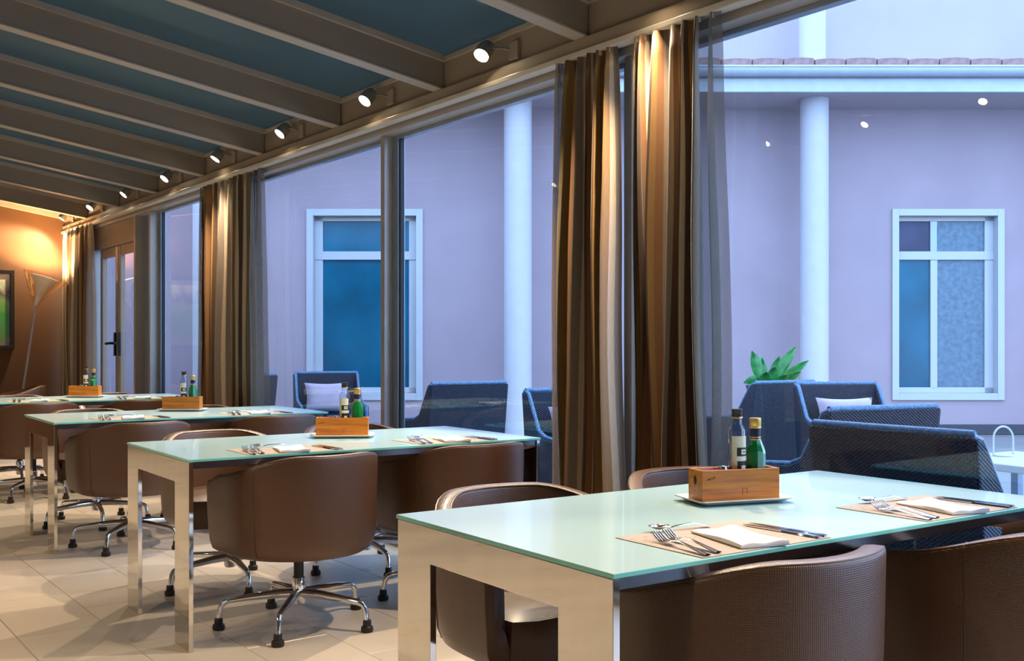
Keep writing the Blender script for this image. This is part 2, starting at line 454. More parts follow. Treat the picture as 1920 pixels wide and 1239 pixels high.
def paper_mat():
    m, nt, b, out = newmat('kraft_placemat_print')
    tc = N(nt, 'ShaderNodeTexCoord'); mp = N(nt, 'ShaderNodeMapping'); mp.inputs['Scale'].default_value = (1, 1, 1)
    nt.links.new(tc.outputs['Object'], mp.inputs[0])
    sep = N(nt, 'ShaderNodeSeparateXYZ'); nt.links.new(mp.outputs[0], sep.inputs[0])
    # rows of small print: lines across, broken up by noise, kept to the middle of the sheet
    k = N(nt, 'ShaderNodeMath', operation='MULTIPLY'); k.inputs[1].default_value = 2*PI/0.017; nt.links.new(sep.outputs[1], k.inputs[0])
    s = N(nt, 'ShaderNodeMath', operation='SINE'); nt.links.new(k.outputs[0], s.inputs[0])
    g = N(nt, 'ShaderNodeMath', operation='GREATER_THAN'); g.inputs[1].default_value = 0.45; nt.links.new(s.outputs[0], g.inputs[0])
    m2 = N(nt, 'ShaderNodeMapping'); m2.inputs['Scale'].default_value = (260, 60, 1); nt.links.new(tc.outputs['Object'], m2.inputs[0])
    nz = N(nt, 'ShaderNodeTexNoise'); nz.inputs['Scale'].default_value = 1.0; nt.links.new(m2.outputs[0], nz.inputs['Vector'])
    g2 = N(nt, 'ShaderNodeMath', operation='GREATER_THAN'); g2.inputs[1].default_value = 0.52; nt.links.new(nz.outputs['Fac'], g2.inputs[0])
    nb = N(nt, 'ShaderNodeTexNoise'); nb.inputs['Scale'].default_value = 9.0; nt.links.new(tc.outputs['Object'], nb.inputs['Vector'])
    g3 = N(nt, 'ShaderNodeMath', operation='GREATER_THAN'); g3.inputs[1].default_value = 0.53; nt.links.new(nb.outputs['Fac'], g3.inputs[0])
    a = N(nt, 'ShaderNodeMath', operation='MULTIPLY'); nt.links.new(g.outputs[0], a.inputs[0]); nt.links.new(g2.outputs[0], a.inputs[1])
    a2 = N(nt, 'ShaderNodeMath', operation='MULTIPLY'); nt.links.new(a.outputs[0], a2.inputs[0]); nt.links.new(g3.outputs[0], a2.inputs[1])
    r = ramp(nt, [(0.0, (0.40, 0.325, 0.265)), (1.0, (0.22, 0.18, 0.15))]); nt.links.new(a2.outputs[0], r.inputs[0])
    nt.links.new(r.outputs[0], b.inputs['Base Color']); b.inputs['Roughness'].default_value = 0.85
    return m
M['paper'] = paper_mat()

def picture_mat():
    m, nt, b, out = newmat('garden_photo_print')
    tc = N(nt, 'ShaderNodeTexCoord'); sep = N(nt, 'ShaderNodeSeparateXYZ'); nt.links.new(tc.outputs['Object'], sep.inputs[0])
    nz = N(nt, 'ShaderNodeTexNoise'); nz.inputs['Scale'].default_value = 6.0; nz.inputs['Detail'].default_value = 4
    nt.links.new(tc.outputs['Object'], nz.inputs['Vector'])
    a = N(nt, 'ShaderNodeMath', operation='MULTIPLY_ADD'); a.inputs[1].default_value = 0.35; nt.links.new(nz.outputs['Fac'], a.inputs[0]); nt.links.new(sep.outputs[2], a.inputs[2])
    r = ramp(nt, [(0.14, (0.10, 0.03, 0.03)), (0.26, (0.30, 0.16, 0.11)), (0.34, (0.10, 0.24, 0.025)), (0.58, (0.045, 0.28, 0.02)), (0.72, (0.20, 0.30, 0.06)), (0.80, (0.10, 0.07, 0.05)), (0.88, (0.45, 0.50, 0.32)), (0.98, (0.80, 0.70, 0.66))])
    nt.links.new(a.outputs[0], r.inputs[0]); nt.links.new(r.outputs[0], b.inputs['Base Color'])
    b.inputs['Roughness'].default_value = 0.25
    return m
M['picture'] = picture_mat()

# ================================================================== THE ROOM
XG = 3.21                                   # window glass
YF, YB, XL = 13.06, -3.0, -4.5              # far wall, wall behind the camera, wall across the room
SL = 0.150                                  # roof slope
def zpane(x): return 2.735 + (3.06 - x) * SL
def zbeam(x): return 2.560 + (3.06 - x) * SL

# floor: grout bed + stone tiles
fl = bx('floor', M['grout'], None, XL, 3.30, YB, YF, -0.10, -0.003)
tag(fl, 'beige stone tile floor', None, kind='structure')
TW, TL = 0.345, 0.69
tile0 = None
rest = MB()
cells = []
ix0 = math.floor((XL - 1.245) / TW); 
for i in range(ix0, 7):
    x0 = max(1.245 + i*TW, XL); x1 = min(1.245 + (i+1)*TW, 3.12)
    if x1 - x0 < 0.02: continue
    off = 0.0 if i % 2 == 0 else TL/2
    for j in range(-7, 20):
        y0 = max(j*TL + off + 0.12, YB); y1 = min((j+1)*TL + off + 0.12, YF)
        if y1 - y0 < 0.02: continue
        xc, yc = (x0+x1)/2, (y0+y1)/2
        d = xc*SN + yc*CN; r = xc*CN - yc*SN
        vis = d > 2.0 and -0.56 < r/d < 0.60
        full = abs((x1-x0)-TW) < 1e-4 and abs((y1-y0)-TL) < 1e-4
        cells.append((d if (vis and full) else 1e9, x0, x1, y0, y1))
cells.sort()
for k, (key, x0, x1, y0, y1) in enumerate(cells):
    if key < 1e8 and k < 290:
        if tile0 is None:
            tile0 = MB().box(-TW/2+0.0011, TW/2-0.0011, -TL/2+0.0011, TL/2-0.0011, -0.012, 0.0).build('floor_tile', M['floor'], fl, bevel=0.0015, seg=1)
            tile0.location = ((x0+x1)/2, (y0+y1)/2, 0)
        else:
            t = tile0.copy(); COL.objects.link(t); t.parent = fl; t.location = ((x0+x1)/2, (y0+y1)/2, 0)
    else:
        rest.box(x0+0.0011, x1-0.0011, y0+0.0011, y1-0.0011, -0.012, 0.0)
tag(rest.build('floor_tile_field', M['floor'], fl), kind='stuff')

# walls
w = MB().prism([(XL, -0.1), (3.30, -0.1), (3.30, 2.74), (XL, zpane(XL) + 0.02)], YF, YF + 0.15, 'y').build('wall_far', M['wall_brown'])
tag(w, 'brown end wall glowing above the floor lamp', kind='structure')
w = MB().prism([(XL, -0.1), (3.30, -0.1), (3.30, 2.74), (XL, zpane(XL) + 0.02)], YB - 0.15, YB, 'y').build('wall_rear', M['wall_room'])
tag(w, 'plain wall behind the viewpoint', kind='structure')
w = bx('wall_left', M['wall_room'], None, XL - 0.15, XL, YB, YF, -0.1, zpane(XL) + 0.02)
tag(w, 'plain wall across the room', kind='structure')
w = bx('trim_4', M['rail'], None, 3.05, 3.105, YF - 0.03, YF, 0.0, 2.50, 0.004)
tag(w, 'pale vertical corner trim where brown wall meets windows', kind='structure')
w = MB().prism([(XL, zpane(XL) - 0.03), (3.05, zpane(3.05) - 0.10), (3.05, zpane(3.05) - 0.05), (XL, zpane(XL) + 0.02)], YF - 0.05, YF, 'y').build('trim_5', M['bead'])
tag(w, 'pale sloping strip along the top of the brown wall', kind='structure')

# sloping glazed roof
ceil = empty('ceiling'); tag(ceil, 'sloping roof of taupe beams and frosted glass panes', kind='structure')
beam_y = [3.60 + 1.203*k for k in range(-5, 8)]
BW = 0.075
xl = XL
bm0 = MB().prism([(3.06, 2.560), (3.06, 2.77), (xl, zbeam(xl) + 0.21), (xl, zbeam(xl))], 0, BW, 'y').build('beam', M['beam'], ceil, bevel=0.004)
bd0 = None
def bead_mesh(y0, y1, dz0, dz1):
    return MB().prism([(3.055, zpane(3.055)+dz0), (3.055, zpane(3.055)+dz1), (xl, zpane(xl)+dz1), (xl, zpane(xl)+dz0)], y0, y1, 'y')
near_bead = bead_mesh(-0.022, 0.0, -0.035, -0.002).build('glazing_bead', M['bead'], bm0)
far_bead = bead_mesh(BW, BW+0.022, -0.035, -0.002).build('glazing_bead', M['bead'], bm0)
flange = MB().prism([(3.058, 2.552), (3.058, 2.560), (xl, zbeam(xl)), (xl, zbeam(xl) - 0.008)], -0.006, BW+0.006, 'y').build('bottom_flange', M['bead'], bm0)  # paler than the beam: light on its underside put into the colour
bm0.location = (0, beam_y[0], 0)
for y in beam_y[1:]:
    c = copy_tree(bm0, ceil); c.location = (0, y, 0)
ys = [YB] + beam_y + [YF]
for a, b in zip(ys[:-1], ys[1:]):
    if b - a < 0.15: continue
    p = MB().prism([(3.19, zpane(3.19)), (3.19, zpane(3.19)+0.02), (xl, zpane(xl)+0.02), (xl, zpane(xl))], a + (BW if a != YB else 0) + 0.002, b - 0.002, 'y').build('roof_pane', M['roof_pane'], ceil)

# fascia over the windows, with its step, and the curtain rail
f = MB().box(3.062, 3.24, YB, YF, 2.555, 2.75).box(3.04, 3.24, YB, YF, 2.497, 2.555).build('trim_1', M['fascia'], bevel=0.004)
tag(f, 'tan stepped fascia carrying the spotlights above the windows', kind='structure')
fe = MB().box(3.045, 3.062, YB, YF, 2.700, 2.728).build('cornice_lip', M['bead'], f, bevel=0.003)
rl = MB().box(3.025, 3.085, YB, YF, 2.466, 2.496).build('trim_2', M['rail'], bevel=0.006)
tag(rl, 'cream curtain rail running under the fascia', kind='structure')
hd = MB().box(3.105, 3.195, YB, YF, 2.438, 2.497).build('trim_3', M['mullion'], bevel=0.003)
tag(hd, 'taupe head frame above the glass panes', kind='structure')
sl = MB().box(3.10, 3.27, YB, YF, -0.02, 0.035).build('trim_6', M['mullion'], bevel=0.003)
tag(sl, 'taupe threshold under the glass panes', kind='structure')

# window bays
mull = [-0.90, 1.25, 3.42, 5.605, 7.78, 10.03]
ends = mull + [10.03]
def sash(root, y0, y1, z0=0.035, z1=2.438, stile=0.065):
    bx('stile', M['sash'], root, 3.187, 3.237, y0, y0+stile, z0, z1, 0.003)
    bx('stile', M['sash'], root, 3.187, 3.237, y1-stile, y1, z0, z1, 0.003)
    bx('top_rail', M['sash'], root, 3.189, 3.235, y0+stile, y1-stile, z1-0.022, z1, 0.003)
    bx('bottom_rail', M['sash'], root, 3.189, 3.235, y0+stile, y1-stile, z0, z0+0.08, 0.003)
    bx('gasket', M['gasket'], root, 3.198, 3.226, y1-stile-0.012, y1-stile, z0+0.08, z1-0.022)
    bx('pane', M['pane'], root, 3.207, 3.213, y0+stile-0.01, y1-stile+0.002, z0+0.06, z1-0.015)
lab = {0: 'glass bay behind the viewpoint', 1: 'large glass bay right of the tall curtains', 2: 'large glass bay left of the tall curtains', 3: 'large glass bay right of the middle curtain', 4: 'narrow looking glass bay between middle curtain and door posts'}
for k in range(5):
    wn = empty('window_%d' % (k+1), (0, 0, 0)); tag(wn, lab[k], kind='structure')
    sash(wn, mull[k] + 0.024, mull[k+1] - 0.024)
    bx('mullion', M['mullion'], wn, 3.132, 3.195, mull[k]-0.023, mull[k]+0.023, 0.035, 2.438, 0.003)
# glazed wall before the first bay
wn = empty('window_6'); tag(wn, 'glass bay nearest the rear wall', kind='structure'); sash(wn, YB, -0.924)
# double post by the door
wn = empty('window_7'); tag(wn, 'narrow fixed light between the two door posts', kind='structure')
bx('mullion', M['mullion'], wn, 3.108, 3.20, 10.01, 10.055, 0.035, 2.438, 0.003)
bx('mullion', M['mullion'], wn, 3.108, 3.20, 10.47, 10.52, 0.035, 2.438, 0.003)
bx('infill_panel', M['sash'], wn, 3.19, 3.23, 10.055, 10.47, 0.035, 2.438, 0.003)
# French door
dr = empty('door_1'); tag(dr, 'glazed double door with dark lever handles', kind='structure')
bx('transom_panel', M['fascia'], dr, 3.13, 3.22, 10.52, 12.05, 2.20, 2.438, 0.004)
bx('jamb', M['mullion'], dr, 3.11, 3.22, 12.05, 12.11, 0.035, 2.438, 0.003)
for y0, y1, hy in ((10.53, 11.17, 11.10), (11.19, 11.83, 11.26)):
    leaf = empty('door_leaf', parent=dr)
    bx('stile', M['sash'], leaf, 3.145, 3.195, y0, y0+0.085, 0.04, 2.195, 0.003)
    bx('stile', M['fascia'], leaf, 3.143, 3.193, y1-0.085, y1, 0.04, 2.195, 0.003)
    bx('rail', M['fascia'], leaf, 3.147, 3.193, y0+0.085, y1-0.085, 2.10, 2.195, 0.003)
    bx('rail', M['sash'], leaf, 3.147, 3.193, y0+0.085, y1-0.085, 0.04, 0.20, 0.003)
    bx('pane', M['pane'], leaf, 3.167, 3.173, y0+0.08, y1-0.08, 0.19, 2.11)
    sgn = -1 if hy < 11.18 else 1
    MB().box(3.128, 3.145, hy-0.022, hy+0.022, 1.06, 1.30).tube([(3.145, hy, 1.19), (3.09, hy, 1.19), (3.085, hy+sgn*0.02, 1.19), (3.085, hy+sgn*0.15, 1.185)], 0.014, 8).build('lever_handle', M['handle'], leaf, 40)
bx('side_light', M['pane'], dr, 3.167, 3.173, 11.83, 12.05, 0.04, 2.195)
wn = empty('window_8'); tag(wn, 'end glass bay behind the far curtain', kind='structure')
sash(wn, 12.12, YF - 0.02)

# ================================================================== CURTAINS
def curtain(label, y0, y1, folds, seed, u0, sheer_lo=0.0, sheer_hi=0.0, xc=3.045, amp=0.036, z0=0.02, z1=2.455, flare=0.03, gain=1.0, anchor=0.5):
    rnd = random.Random(seed)
    root = empty('striped_curtain', (xc, (y0+y1)/2, 0)); tag(root, label, 'curtain', 'striped curtains along the windows')
    ww = [0.6 + rnd.random()*0.9 for _ in range(folds)]; tot = sum(ww)
    cum = [0]
    for q in ww: cum.append(cum[-1] + q/tot)
    ph = [rnd.uniform(-0.5, 0.5) for _ in range(folds+1)]
    am = [rnd.uniform(0.75, 1.15) for _ in range(folds+1)]
    def fold(t):
        for k in range(folds):
            if t <= cum[k+1] + 1e-9:
                return k, (t-cum[k])/(cum[k+1]-cum[k])
        return folds-1, 1.0
    def pt(t, z):
        h = (z-z0)/(z1-z0)
        k, s = fold(t)
        head = max(0.0, (h-0.955)/0.045)
        low = 1 - h
        y = y0 + (y1-y0)*t - (y0+y1)/2
        y += flare*low*(y1-y0)*(t-anchor)*1.6
        tw = 0.022*math.sin(2.2*PI*low + 5*ph[k]) * low + 0.010*math.sin(5*low + 9*t)
        a = amp*am[k]*(0.55 + 0.45*min(1, low*3.0)) * (1 - 0.35*head)
        w = 2*PI*s
        x = a*math.cos(w + ph[k]*0.5*low) + 0.007*math.sin(13*t + 4*low)
        y += tw + 0.35*(y1-y0)/folds*math.sin(w)*0.42*(1-head*0.4)
        return (x, y, z)
    per = 15
    def sheet(t0, t1, name, m):
        n = max(6, int(round((t1-t0)*folds*per)))
        zs = [z0 + (z1-z0)*(i/26)**1.0 for i in range(27)] + [z1+0.012]
        zs[-2] = z1 - 0.085; zs.sort()
        rows = [[pt(t0+(t1-t0)*j/n, z) for j in range(n+1)] for z in zs]
        lenf = (y1-y0)*2.1
        uvf = lambda i, j: (u0 + (t0+(t1-t0)*j/n)*gain + 0.006*math.sin(i*0.4), zs[i])
        o = MB().grid(rows, uvf).build(name, m, root, 70)
        sd = o.modifiers.new('thickness', 'SOLIDIFY'); sd.thickness = 0.002
        return o
    ta, tb = sheer_lo, 1 - sheer_hi
    sheet(ta, tb, 'cloth', M['curtain'])
    if sheer_lo > 0: tag(sheet(0, ta, 'sheer_edge', M['sheer']), 'bluish see-through edge')
    if sheer_hi > 0: tag(sheet(tb, 1, 'sheer_edge', M['sheer']), 'bluish see-through edge')
    # hooks on the rail
    for k in range(folds):
        t = (cum[k]+cum[k+1])/2
        yy = y0 + (y1-y0)*t - (y0+y1)/2
        MB().box(-0.006, 0.006, yy-0.004, yy+0.004, z1-0.01, 2.468).build('glider', M['rail'], root)
    return root
curtain('striped gold and beige curtain right of the bare post, behind the front table', 2.80, 3.275, 7, 3, 0.07, sheer_lo=0.20, gain=2.7, anchor=1.0, flare=0.05, xc=3.035, amp=0.050)
curtain('striped brown and beige curtain left of the bare post, behind the front table', 3.40, 3.80, 6, 11, 0.43, sheer_hi=0.16, gain=2.4, anchor=0.0, flare=0.06, xc=3.035, amp=0.048)
curtain('striped curtain hanging behind the third table, middle of the glass wall', 7.26, 8.52, 11, 21, 0.16, sheer_lo=0.12, sheer_hi=0.08, xc=3.06, amp=0.042, gain=2.7, flare=0.05)
curtain('striped curtain in the far corner beside the brown wall', 11.72, 12.92, 7, 31, 0.60, sheer_lo=0.12, xc=3.02, amp=0.04, gain=1.8)

# ================================================================== SPOTLIGHTS
def aim(o, d):
    o.rotation_euler = Vector(d).to_track_quat('-Z', 'Y').to_euler()
def spotlight(loc, mount, direc, label, group, watts, size, blend, wall_mount=True):
    root = empty('spotlight', loc); tag(root, label, 'spotlight', group)
    q = Vector(direc).to_track_quat('-Z', 'Y')
    R = q.to_matrix().to_4x4()
    h = MB().lathe([(0.016, 0.085), (0.032, 0.08), (0.040, 0.055), (0.043, 0.0), (0.039, -0.006), (0.038, 0.0)], 18).xf(R)
    h.build('lamp_head', M['spot_metal'], root, 40)
    MB().lathe([(0.0, -0.004), (0.037, -0.002)], 18).xf(R).build('lens', M['bulb'], root, 40)
    m = Vector(mount) - Vector(loc)
    if wall_mount:
        MB().box(m.x-0.012, m.x+0.012, m.y-0.035, m.y+0.035, m.z-0.045, m.z+0.045).build('mounting_box', M['fascia'], root, bevel=0.004)
    else:
        MB().box(m.x-0.03, m.x+0.03, m.y-0.012, m.y+0.012, m.z-0.03, m.z+0.03).build('mounting_box', M['fascia'], root, bevel=0.004)
    back = R @ Vector((0, 0, 0.06))
    MB().tube([m, (m*0.5 + back*0.5) + Vector((0, 0, 0.004)), back], 0.007, 8).build('arm', M['spot_metal'], root, 40)
    ld = bpy.data.lights.new('spot_beam', 'SPOT'); ld.energy = watts; ld.color = WARM
    ld.spot_size = math.radians(size); ld.spot_blend = blend; ld.shadow_soft_size = 0.022
    lo = bpy.data.objects.new('spot_beam', ld); link(lo, root)
    off = R @ Vector((0, 0, -0.02)); lo.location = off; lo.rotation_euler = q.to_euler()
    return root
ordn = ['first', 'second', 'third', 'fourth', 'fifth', 'sixth', 'seventh', 'eighth', 'ninth', 'tenth', 'eleventh', 'twelfth']
for k in range(-3, 8):
    y = 4.305 + 1.21*k
    if k < 0: lb = 'fascia spotlight over the window, %s one nearer than the brightest' % ordn[-k-1]
    elif k == 0: lb = 'brightest fascia spotlight, just left of the tall curtains'
    else: lb = 'fascia spotlight over the window, %s one beyond the brightest' % ordn[k-1]
    dr_ = (-0.56, 0.05, -0.82) if k in (-1, 3, 7) else (-0.62 - 0.04*(k % 3), -0.10 + 0.10*((k*7) % 3 - 1), -0.76)
    spotlight((2.965, y, 2.615), (3.052, y-0.16, 2.615), dr_, lb, 'spotlights on the window fascia', RAIL_WATTS, 118 if k in (-1, 3, 7) else 92, 0.5 if k in (-1, 3, 7) else 0.22)
for k in range(-3, 6):
    y = 5.0 + 1.2*k
    spotlight((-2.34, y, 3.30), (-2.34, y - 0.197 + BW + 0.012 + 0.003*(k+1), 3.42), (0.62 + 0.05*(k % 2), 0.10*((k*5) % 3 - 1), -0.78), '%s roof beam spotlight across the room, counted from the rear wall' % ordn[k+3], 'spotlights on the roof beams', ROW_WATTS, 42, 0.2, False)

# ================================================================== FLOOR LAMP, PICTURE
def floor_lamp():
    base = Vector((2.43, 12.60, 0)); 
    root = empty('floor_lamp', base); tag(root, 'leaning uplighter floor lamp with a flared cone in a clear outer shell', 'lamp')
    top = Vector((0.228, 0.0, 1.63))
    ax = top.normalized()
    R = Vector((0, 0, 1)).rotation_difference(ax).to_matrix().to_4x4()
    tilt = Matrix.Rotation(math.radians(9), 4, 'Y')
    MB().lathe([(0.15, 0), (0.15, 0.012), (0.14, 0.022), (0.02, 0.03)], 28).build('base', M['lamp_pole'], root, 35)
    MB().tube([(0, 0, 0.02), top], 0.014, 12).build('pole', M['lamp_pole'], root, 40)
    T = Matrix.Translation(top) @ R @ tilt
    MB().lathe([(0.018, -0.02), (0.026, 0.05), (0.045, 0.13), (0.085, 0.22), (0.155, 0.30), (0.150, 0.302), (0.080, 0.225), (0.04, 0.14), (0.0, 0.10)], 28).xf(T).build('cone_shade', M['lamp_white'], root, 50)
    MB().lathe([(0.022, -0.02), (0.085, 0.08), (0.150, 0.18), (0.205, 0.27), (0.232, 0.325), (0.228, 0.326), (0.200, 0.272), (0.145, 0.184), (0.08, 0.085)], 32).xf(T).build('outer_shell', M['lamp_shell'], root, 50)
    MB().lathe([(0.0, 0.13), (0.02, 0.14), (0.03, 0.17), (0.02, 0.20), (0.0, 0.21)], 14).xf(T).build('bulb', M['lamp_bulb'], root, 50)
    ld = bpy.data.lights.new('lamp_light', 'SPOT'); ld.energy = LAMP_WATTS*4; ld.color = (1.0, 0.58, 0.25); ld.spot_size = math.radians(150); ld.spot_blend = 0.5; ld.shadow_soft_size = 0.05
    lo = bpy.data.objects.new('lamp_light', ld); link(lo, root)
    lo.location = T @ Vector((0, 0, 0.24)); lo.rotation_euler = Vector((0.05, 0.12, 1)).to_track_quat('-Z', 'Y').to_euler()
floor_lamp()
pic = empty('framed_picture', (1.85, YF - 0.03, 1.12)); tag(pic, 'dark framed picture of green garden hung on the brown wall', 'picture')
MB().box(-0.62, 0.62, -0.005, 0.0, 0.04, 0.86).build('print', M['picture'], pic)
for nm, (x0, x1, z0, z1) in dict(a=(-0.665, 0.665, 0.0, 0.045), b=(-0.665, 0.665, 0.855, 0.90), c=(-0.665, -0.62, 0.045, 0.855), d=(0.62, 0.665, 0.045, 0.855)).items():
    bx('frame_bar', M['frame_dark'], pic, x0, x1, -0.03, 0.03, z0, z1, 0.004)

# ================================================================== TABLES
TLN, TWD, TRZ = 1.674, 0.871, math.radians(-1.4)
TABLES = [((1.357, 1.524), 'front', 'nearest mirror-legged dining table with aqua glass top'),
          ((1.383, 3.985), 'second', 'second mirror-legged dining table from the front, aqua glass top'),
          ((1.420, 6.294), 'third', 'third mirror-legged dining table from the front, aqua glass top'),
          ((1.400, 8.630), 'rear', 'rearmost mirror-legged dining table by the far chairs')]
ZT = 0.740
def make_table():
    root = empty('dining_table', (0, 0, 0), TRZ)
    t = MB().box(0, TLN, 0, TWD, 0.7300, ZT).build('glass_top', M['aqua'], root, bevel=0.001, seg=1)
    t.data.materials.append(M['aqua_edge'])
    for p in t.data.polygons:
        if abs(p.normal.z) < 0.5: p.material_index = 1
    lw, oz, th = 0.180, 0.638, 0.018
    U = [(0.004, 0), (lw, 0), (lw, oz), (TWD-lw+0.01, oz), (TWD-lw+0.01, 0), (TWD-0.004, 0), (TWD-0.004, 0.728), (0.004, 0.728)]
    for x0 in (0.003, TLN - 0.003 - th):
        MB().prism(U, x0, x0+th, 'x').build('end_panel', M['mirror'], root, bevel=0.0012, seg=1)
    for y0 in (0.012, TWD - 0.012 - 0.03):
        MB().box(0.021, TLN-0.021, y0, y0+0.03, 0.702, 0.7295).build('side_rail', M['dark_steel'], root, bevel=0.002, seg=1)
    MB().box(0.021, TLN-0.021, TWD/2-0.03, TWD/2+0.03, 0.700, 0.728).build('centre_rail', M['dark_steel'], root)
    return root
tb0 = make_table()
troots = []
for k, ((x, y), nm, lb) in enumerate(TABLES):
    t = tb0 if k == 0 else copy_tree(tb0)
    t.location = (x, y, 0); tag(t, lb, 'table', 'aqua glass dining tables'); troots.append(t)
def T2W(k, lx, ly, z=ZT):
    (x, y), nm, lb = TABLES[k]
    c, s = math.cos(TRZ), math.sin(TRZ)
    return (x + lx*c - ly*s, y + lx*s + ly*c, z)

# ================================================================== BARREL CHAIRS
def chair_proto():
    root = empty('swivel_chair')
    R, TK = 0.325, 0.052
    ARM = 0.17
    # plan path, arc length s: left arm front -> back -> right arm front
    path = []
    na, nc = 5, 30
    for i in range(na): path.append(('a', -1, ARM*(1 - i/na)))
    for i in range(nc+1): path.append(('c', -PI/2 + PI*i/nc, 0))
    for i in range(1, na+1): path.append(('a', 1, ARM*i/na))
    def plan(p, rad):
        if p[0] == 'a': return (p[1]*rad, p[2])
        return (rad*math.sin(p[1]), -rad*math.cos(p[1]))
    def phi(p):
        if p[0] == 'c': return abs(math.degrees(p[1]))
        return 90 + math.degrees(p[2]/R)
    def sm(t): t = max(0, min(1, t)); return t*t*(3-2*t)
    def ztop(p):
        a = phi(p)
        z = 0.655 + 0.085*sm((104-a)/78)
        if p[0] == 'a': z -= 0.035*sm((p[2]-0.06)/(ARM-0.06))
        return z
    ZB = 0.315
    rows, arc = [], [0]
    for i, p in enumerate(path):
        zt = ztop(p); R0 = R
        prof = [(R0-0.085, ZB+0.001), (R0-0.045, ZB+0.004), (R0-0.018, ZB+0.022), (R0-0.006, ZB+0.055), (R0-0.002, ZB+0.11)]
        for q in (0.35, 0.55, 0.75, 0.9): prof.append((R0+0.006*q, ZB+0.11+(zt-0.03-ZB-0.11)*q))
        for q in range(0, 7):
            an = PI*q/6
            ca, sa = math.cos(an), math.sin(an)
            prof.append((R0+0.006-TK/2+TK/2*math.copysign(abs(ca)**0.5, ca), zt-0.016+0.016*sa**0.6))
        prof.append((R0-TK-0.002, zt-0.09)); prof.append((R0-TK-0.004, 0.44)); prof.append((R0-TK-0.006, 0.36))
        rows.append([(*plan(p, r), z) for r, z in prof])
        if i:
            a, b = plan(path[i-1], R), plan(p, R); arc.append(arc[-1]+math.hypot(a[0]-b[0], a[1]-b[1]))
    vacc = [[0] for _ in rows]
    for i, rw in enumerate(rows):
        for j in range(1, len(rw)):
            vacc[i].append(vacc[i][-1] + (Vector(rw[j])-Vector(rw[j-1])).length)
    mb = MB().grid(rows, lambda i, j: (arc[i], vacc[i][j]))
    # rounded arm fronts
    for i, sgn in ((0, 1), (len(rows)-1, 1)):
        rw = rows[i]; n = len(rw)
        c = sum((Vector(q) for q in rw), Vector())/n
        mid = [tuple(Vector(q)*0.82 + c*0.18 + Vector((0, 0.016, 0))) for q in rw]
        inn = [tuple(Vector(q)*0.4 + c*0.6 + Vector((0, 0.022, 0))) for q in rw]
        base = len(mb.v); 
        mb.grid([rw, mid, inn], lambda a, b: (0.01*a, 0.02*b), close=True)
        b2 = len(mb.v); mb.add(inn, [tuple(range(n))], [[(0.02*q, 0) for q in range(n)]])
    sh = mb.build('barrel_back', M['leather'], root, 60)
    # bottom pan and seat cushion
    def dshape(rad, front, z, nn=24):
        pts = [(rad*math.sin(-PI/2+PI*i/nn), -rad*math.cos(-PI/2+PI*i/nn), z) for i in range(nn+1)]
        pts += [(rad, front*0.5, z), (rad*0.96, front*0.88, z), (rad*0.72, front, z), (0, front*1.03, z), (-rad*0.72, front, z), (-rad*0.96, front*0.88, z), (-rad, front*0.5, z)]
        return pts
    secs = [dshape(0.20, 0.13, 0.312), dshape(0.262, 0.20, 0.318), dshape(0.270, 0.215, 0.34), dshape(0.270, 0.222, 0.42), dshape(0.262, 0.215, 0.450), dshape(0.225, 0.175, 0.463), dshape(0.12, 0.09, 0.468)]
    uvm = lambda i, j: (secs[i][j % len(secs[0])][0], secs[i][j % len(secs[0])][1] + secs[i][j % len(secs[0])][2])
    mb = MB().grid(secs, uvm, close=True)
    n = len(secs[0]); mb.add(secs[0], [tuple(range(n))], [[(p[0], p[1]) for p in secs[0]]]); mb.add(secs[-1], [tuple(range(n))], [[(p[0], p[1]) for p in secs[-1]]])
    mb.build('seat', M['leather'], root, 50)
    # piping on the rim and the two upright seams
    MB().tube([(*plan(p, R-TK+0.009), ztop(p)-0.006) for p in path], 0.0032, 6).build('rim_piping', M['leather_plain'], sh, 60)
    MB().tube([(*plan(p, R+0.001), ztop(p)-0.004) for p in path], 0.0030, 6).build('rim_piping', M['leather_plain'], sh, 60)
    for sg in (-1, 1):
        an = sg*math.radians(62); q = ('c', an, 0); zt = ztop(q)
        pts = [(*plan(q, R-0.0175), ZB+0.021), (*plan(q, R-0.005), ZB+0.055), (*plan(q, R-0.001), ZB+0.11), (*plan(q, R+0.0055), zt-0.03), (*plan(q, R+0.002), zt-0.004), (*plan(q, R-TK/2+0.006), zt-0.0005)]
        MB().tube(pts, 0.0026, 6).build('upright_seam', M['leather_plain'], sh, 60)
    # base
    MB().lathe([(0.055, 0.305), (0.055, 0.313)], 16).build('swivel_plate', M['black_plastic'], root, 40)
    MB().lathe([(0.021, 0.18), (0.021, 0.306)], 16).build('column', M['black_plastic'], root, 40)
    MB().lathe([(0.024, 0.085), (0.029, 0.095), (0.029, 0.185), (0.025, 0.20), (0.02, 0.20)], 18).build('hub', M['chrome'], root, 40)
    for k in range(5):
        a = math.radians(10 + 72*k); c, s = math.cos(a), math.sin(a)
        P = lambda r, z: (r*c, r*s, z)
        leg = MB().tube([P(0.02, 0.135), P(0.10, 0.134), P(0.20, 0.127), P(0.285, 0.118), P(0.306, 0.110), P(0.316, 0.095), P(0.325, 0.040)], [0.021, 0.019, 0.0155, 0.0130, 0.0125, 0.0122, 0.0115], 10).build('leg', M['chrome'], root, 60)
        MB().lathe([(0.014, 0.050), (0.0165, 0.046), (0.0175, 0.030), (0.0165, 0.026), (0.024, 0.022), (0.026, 0.008), (0.023, 0.0)], 14, P(0.326, 0)).build('foot', M['black_rubber'], leg, 40)
    return root
ch0 = chair_proto()
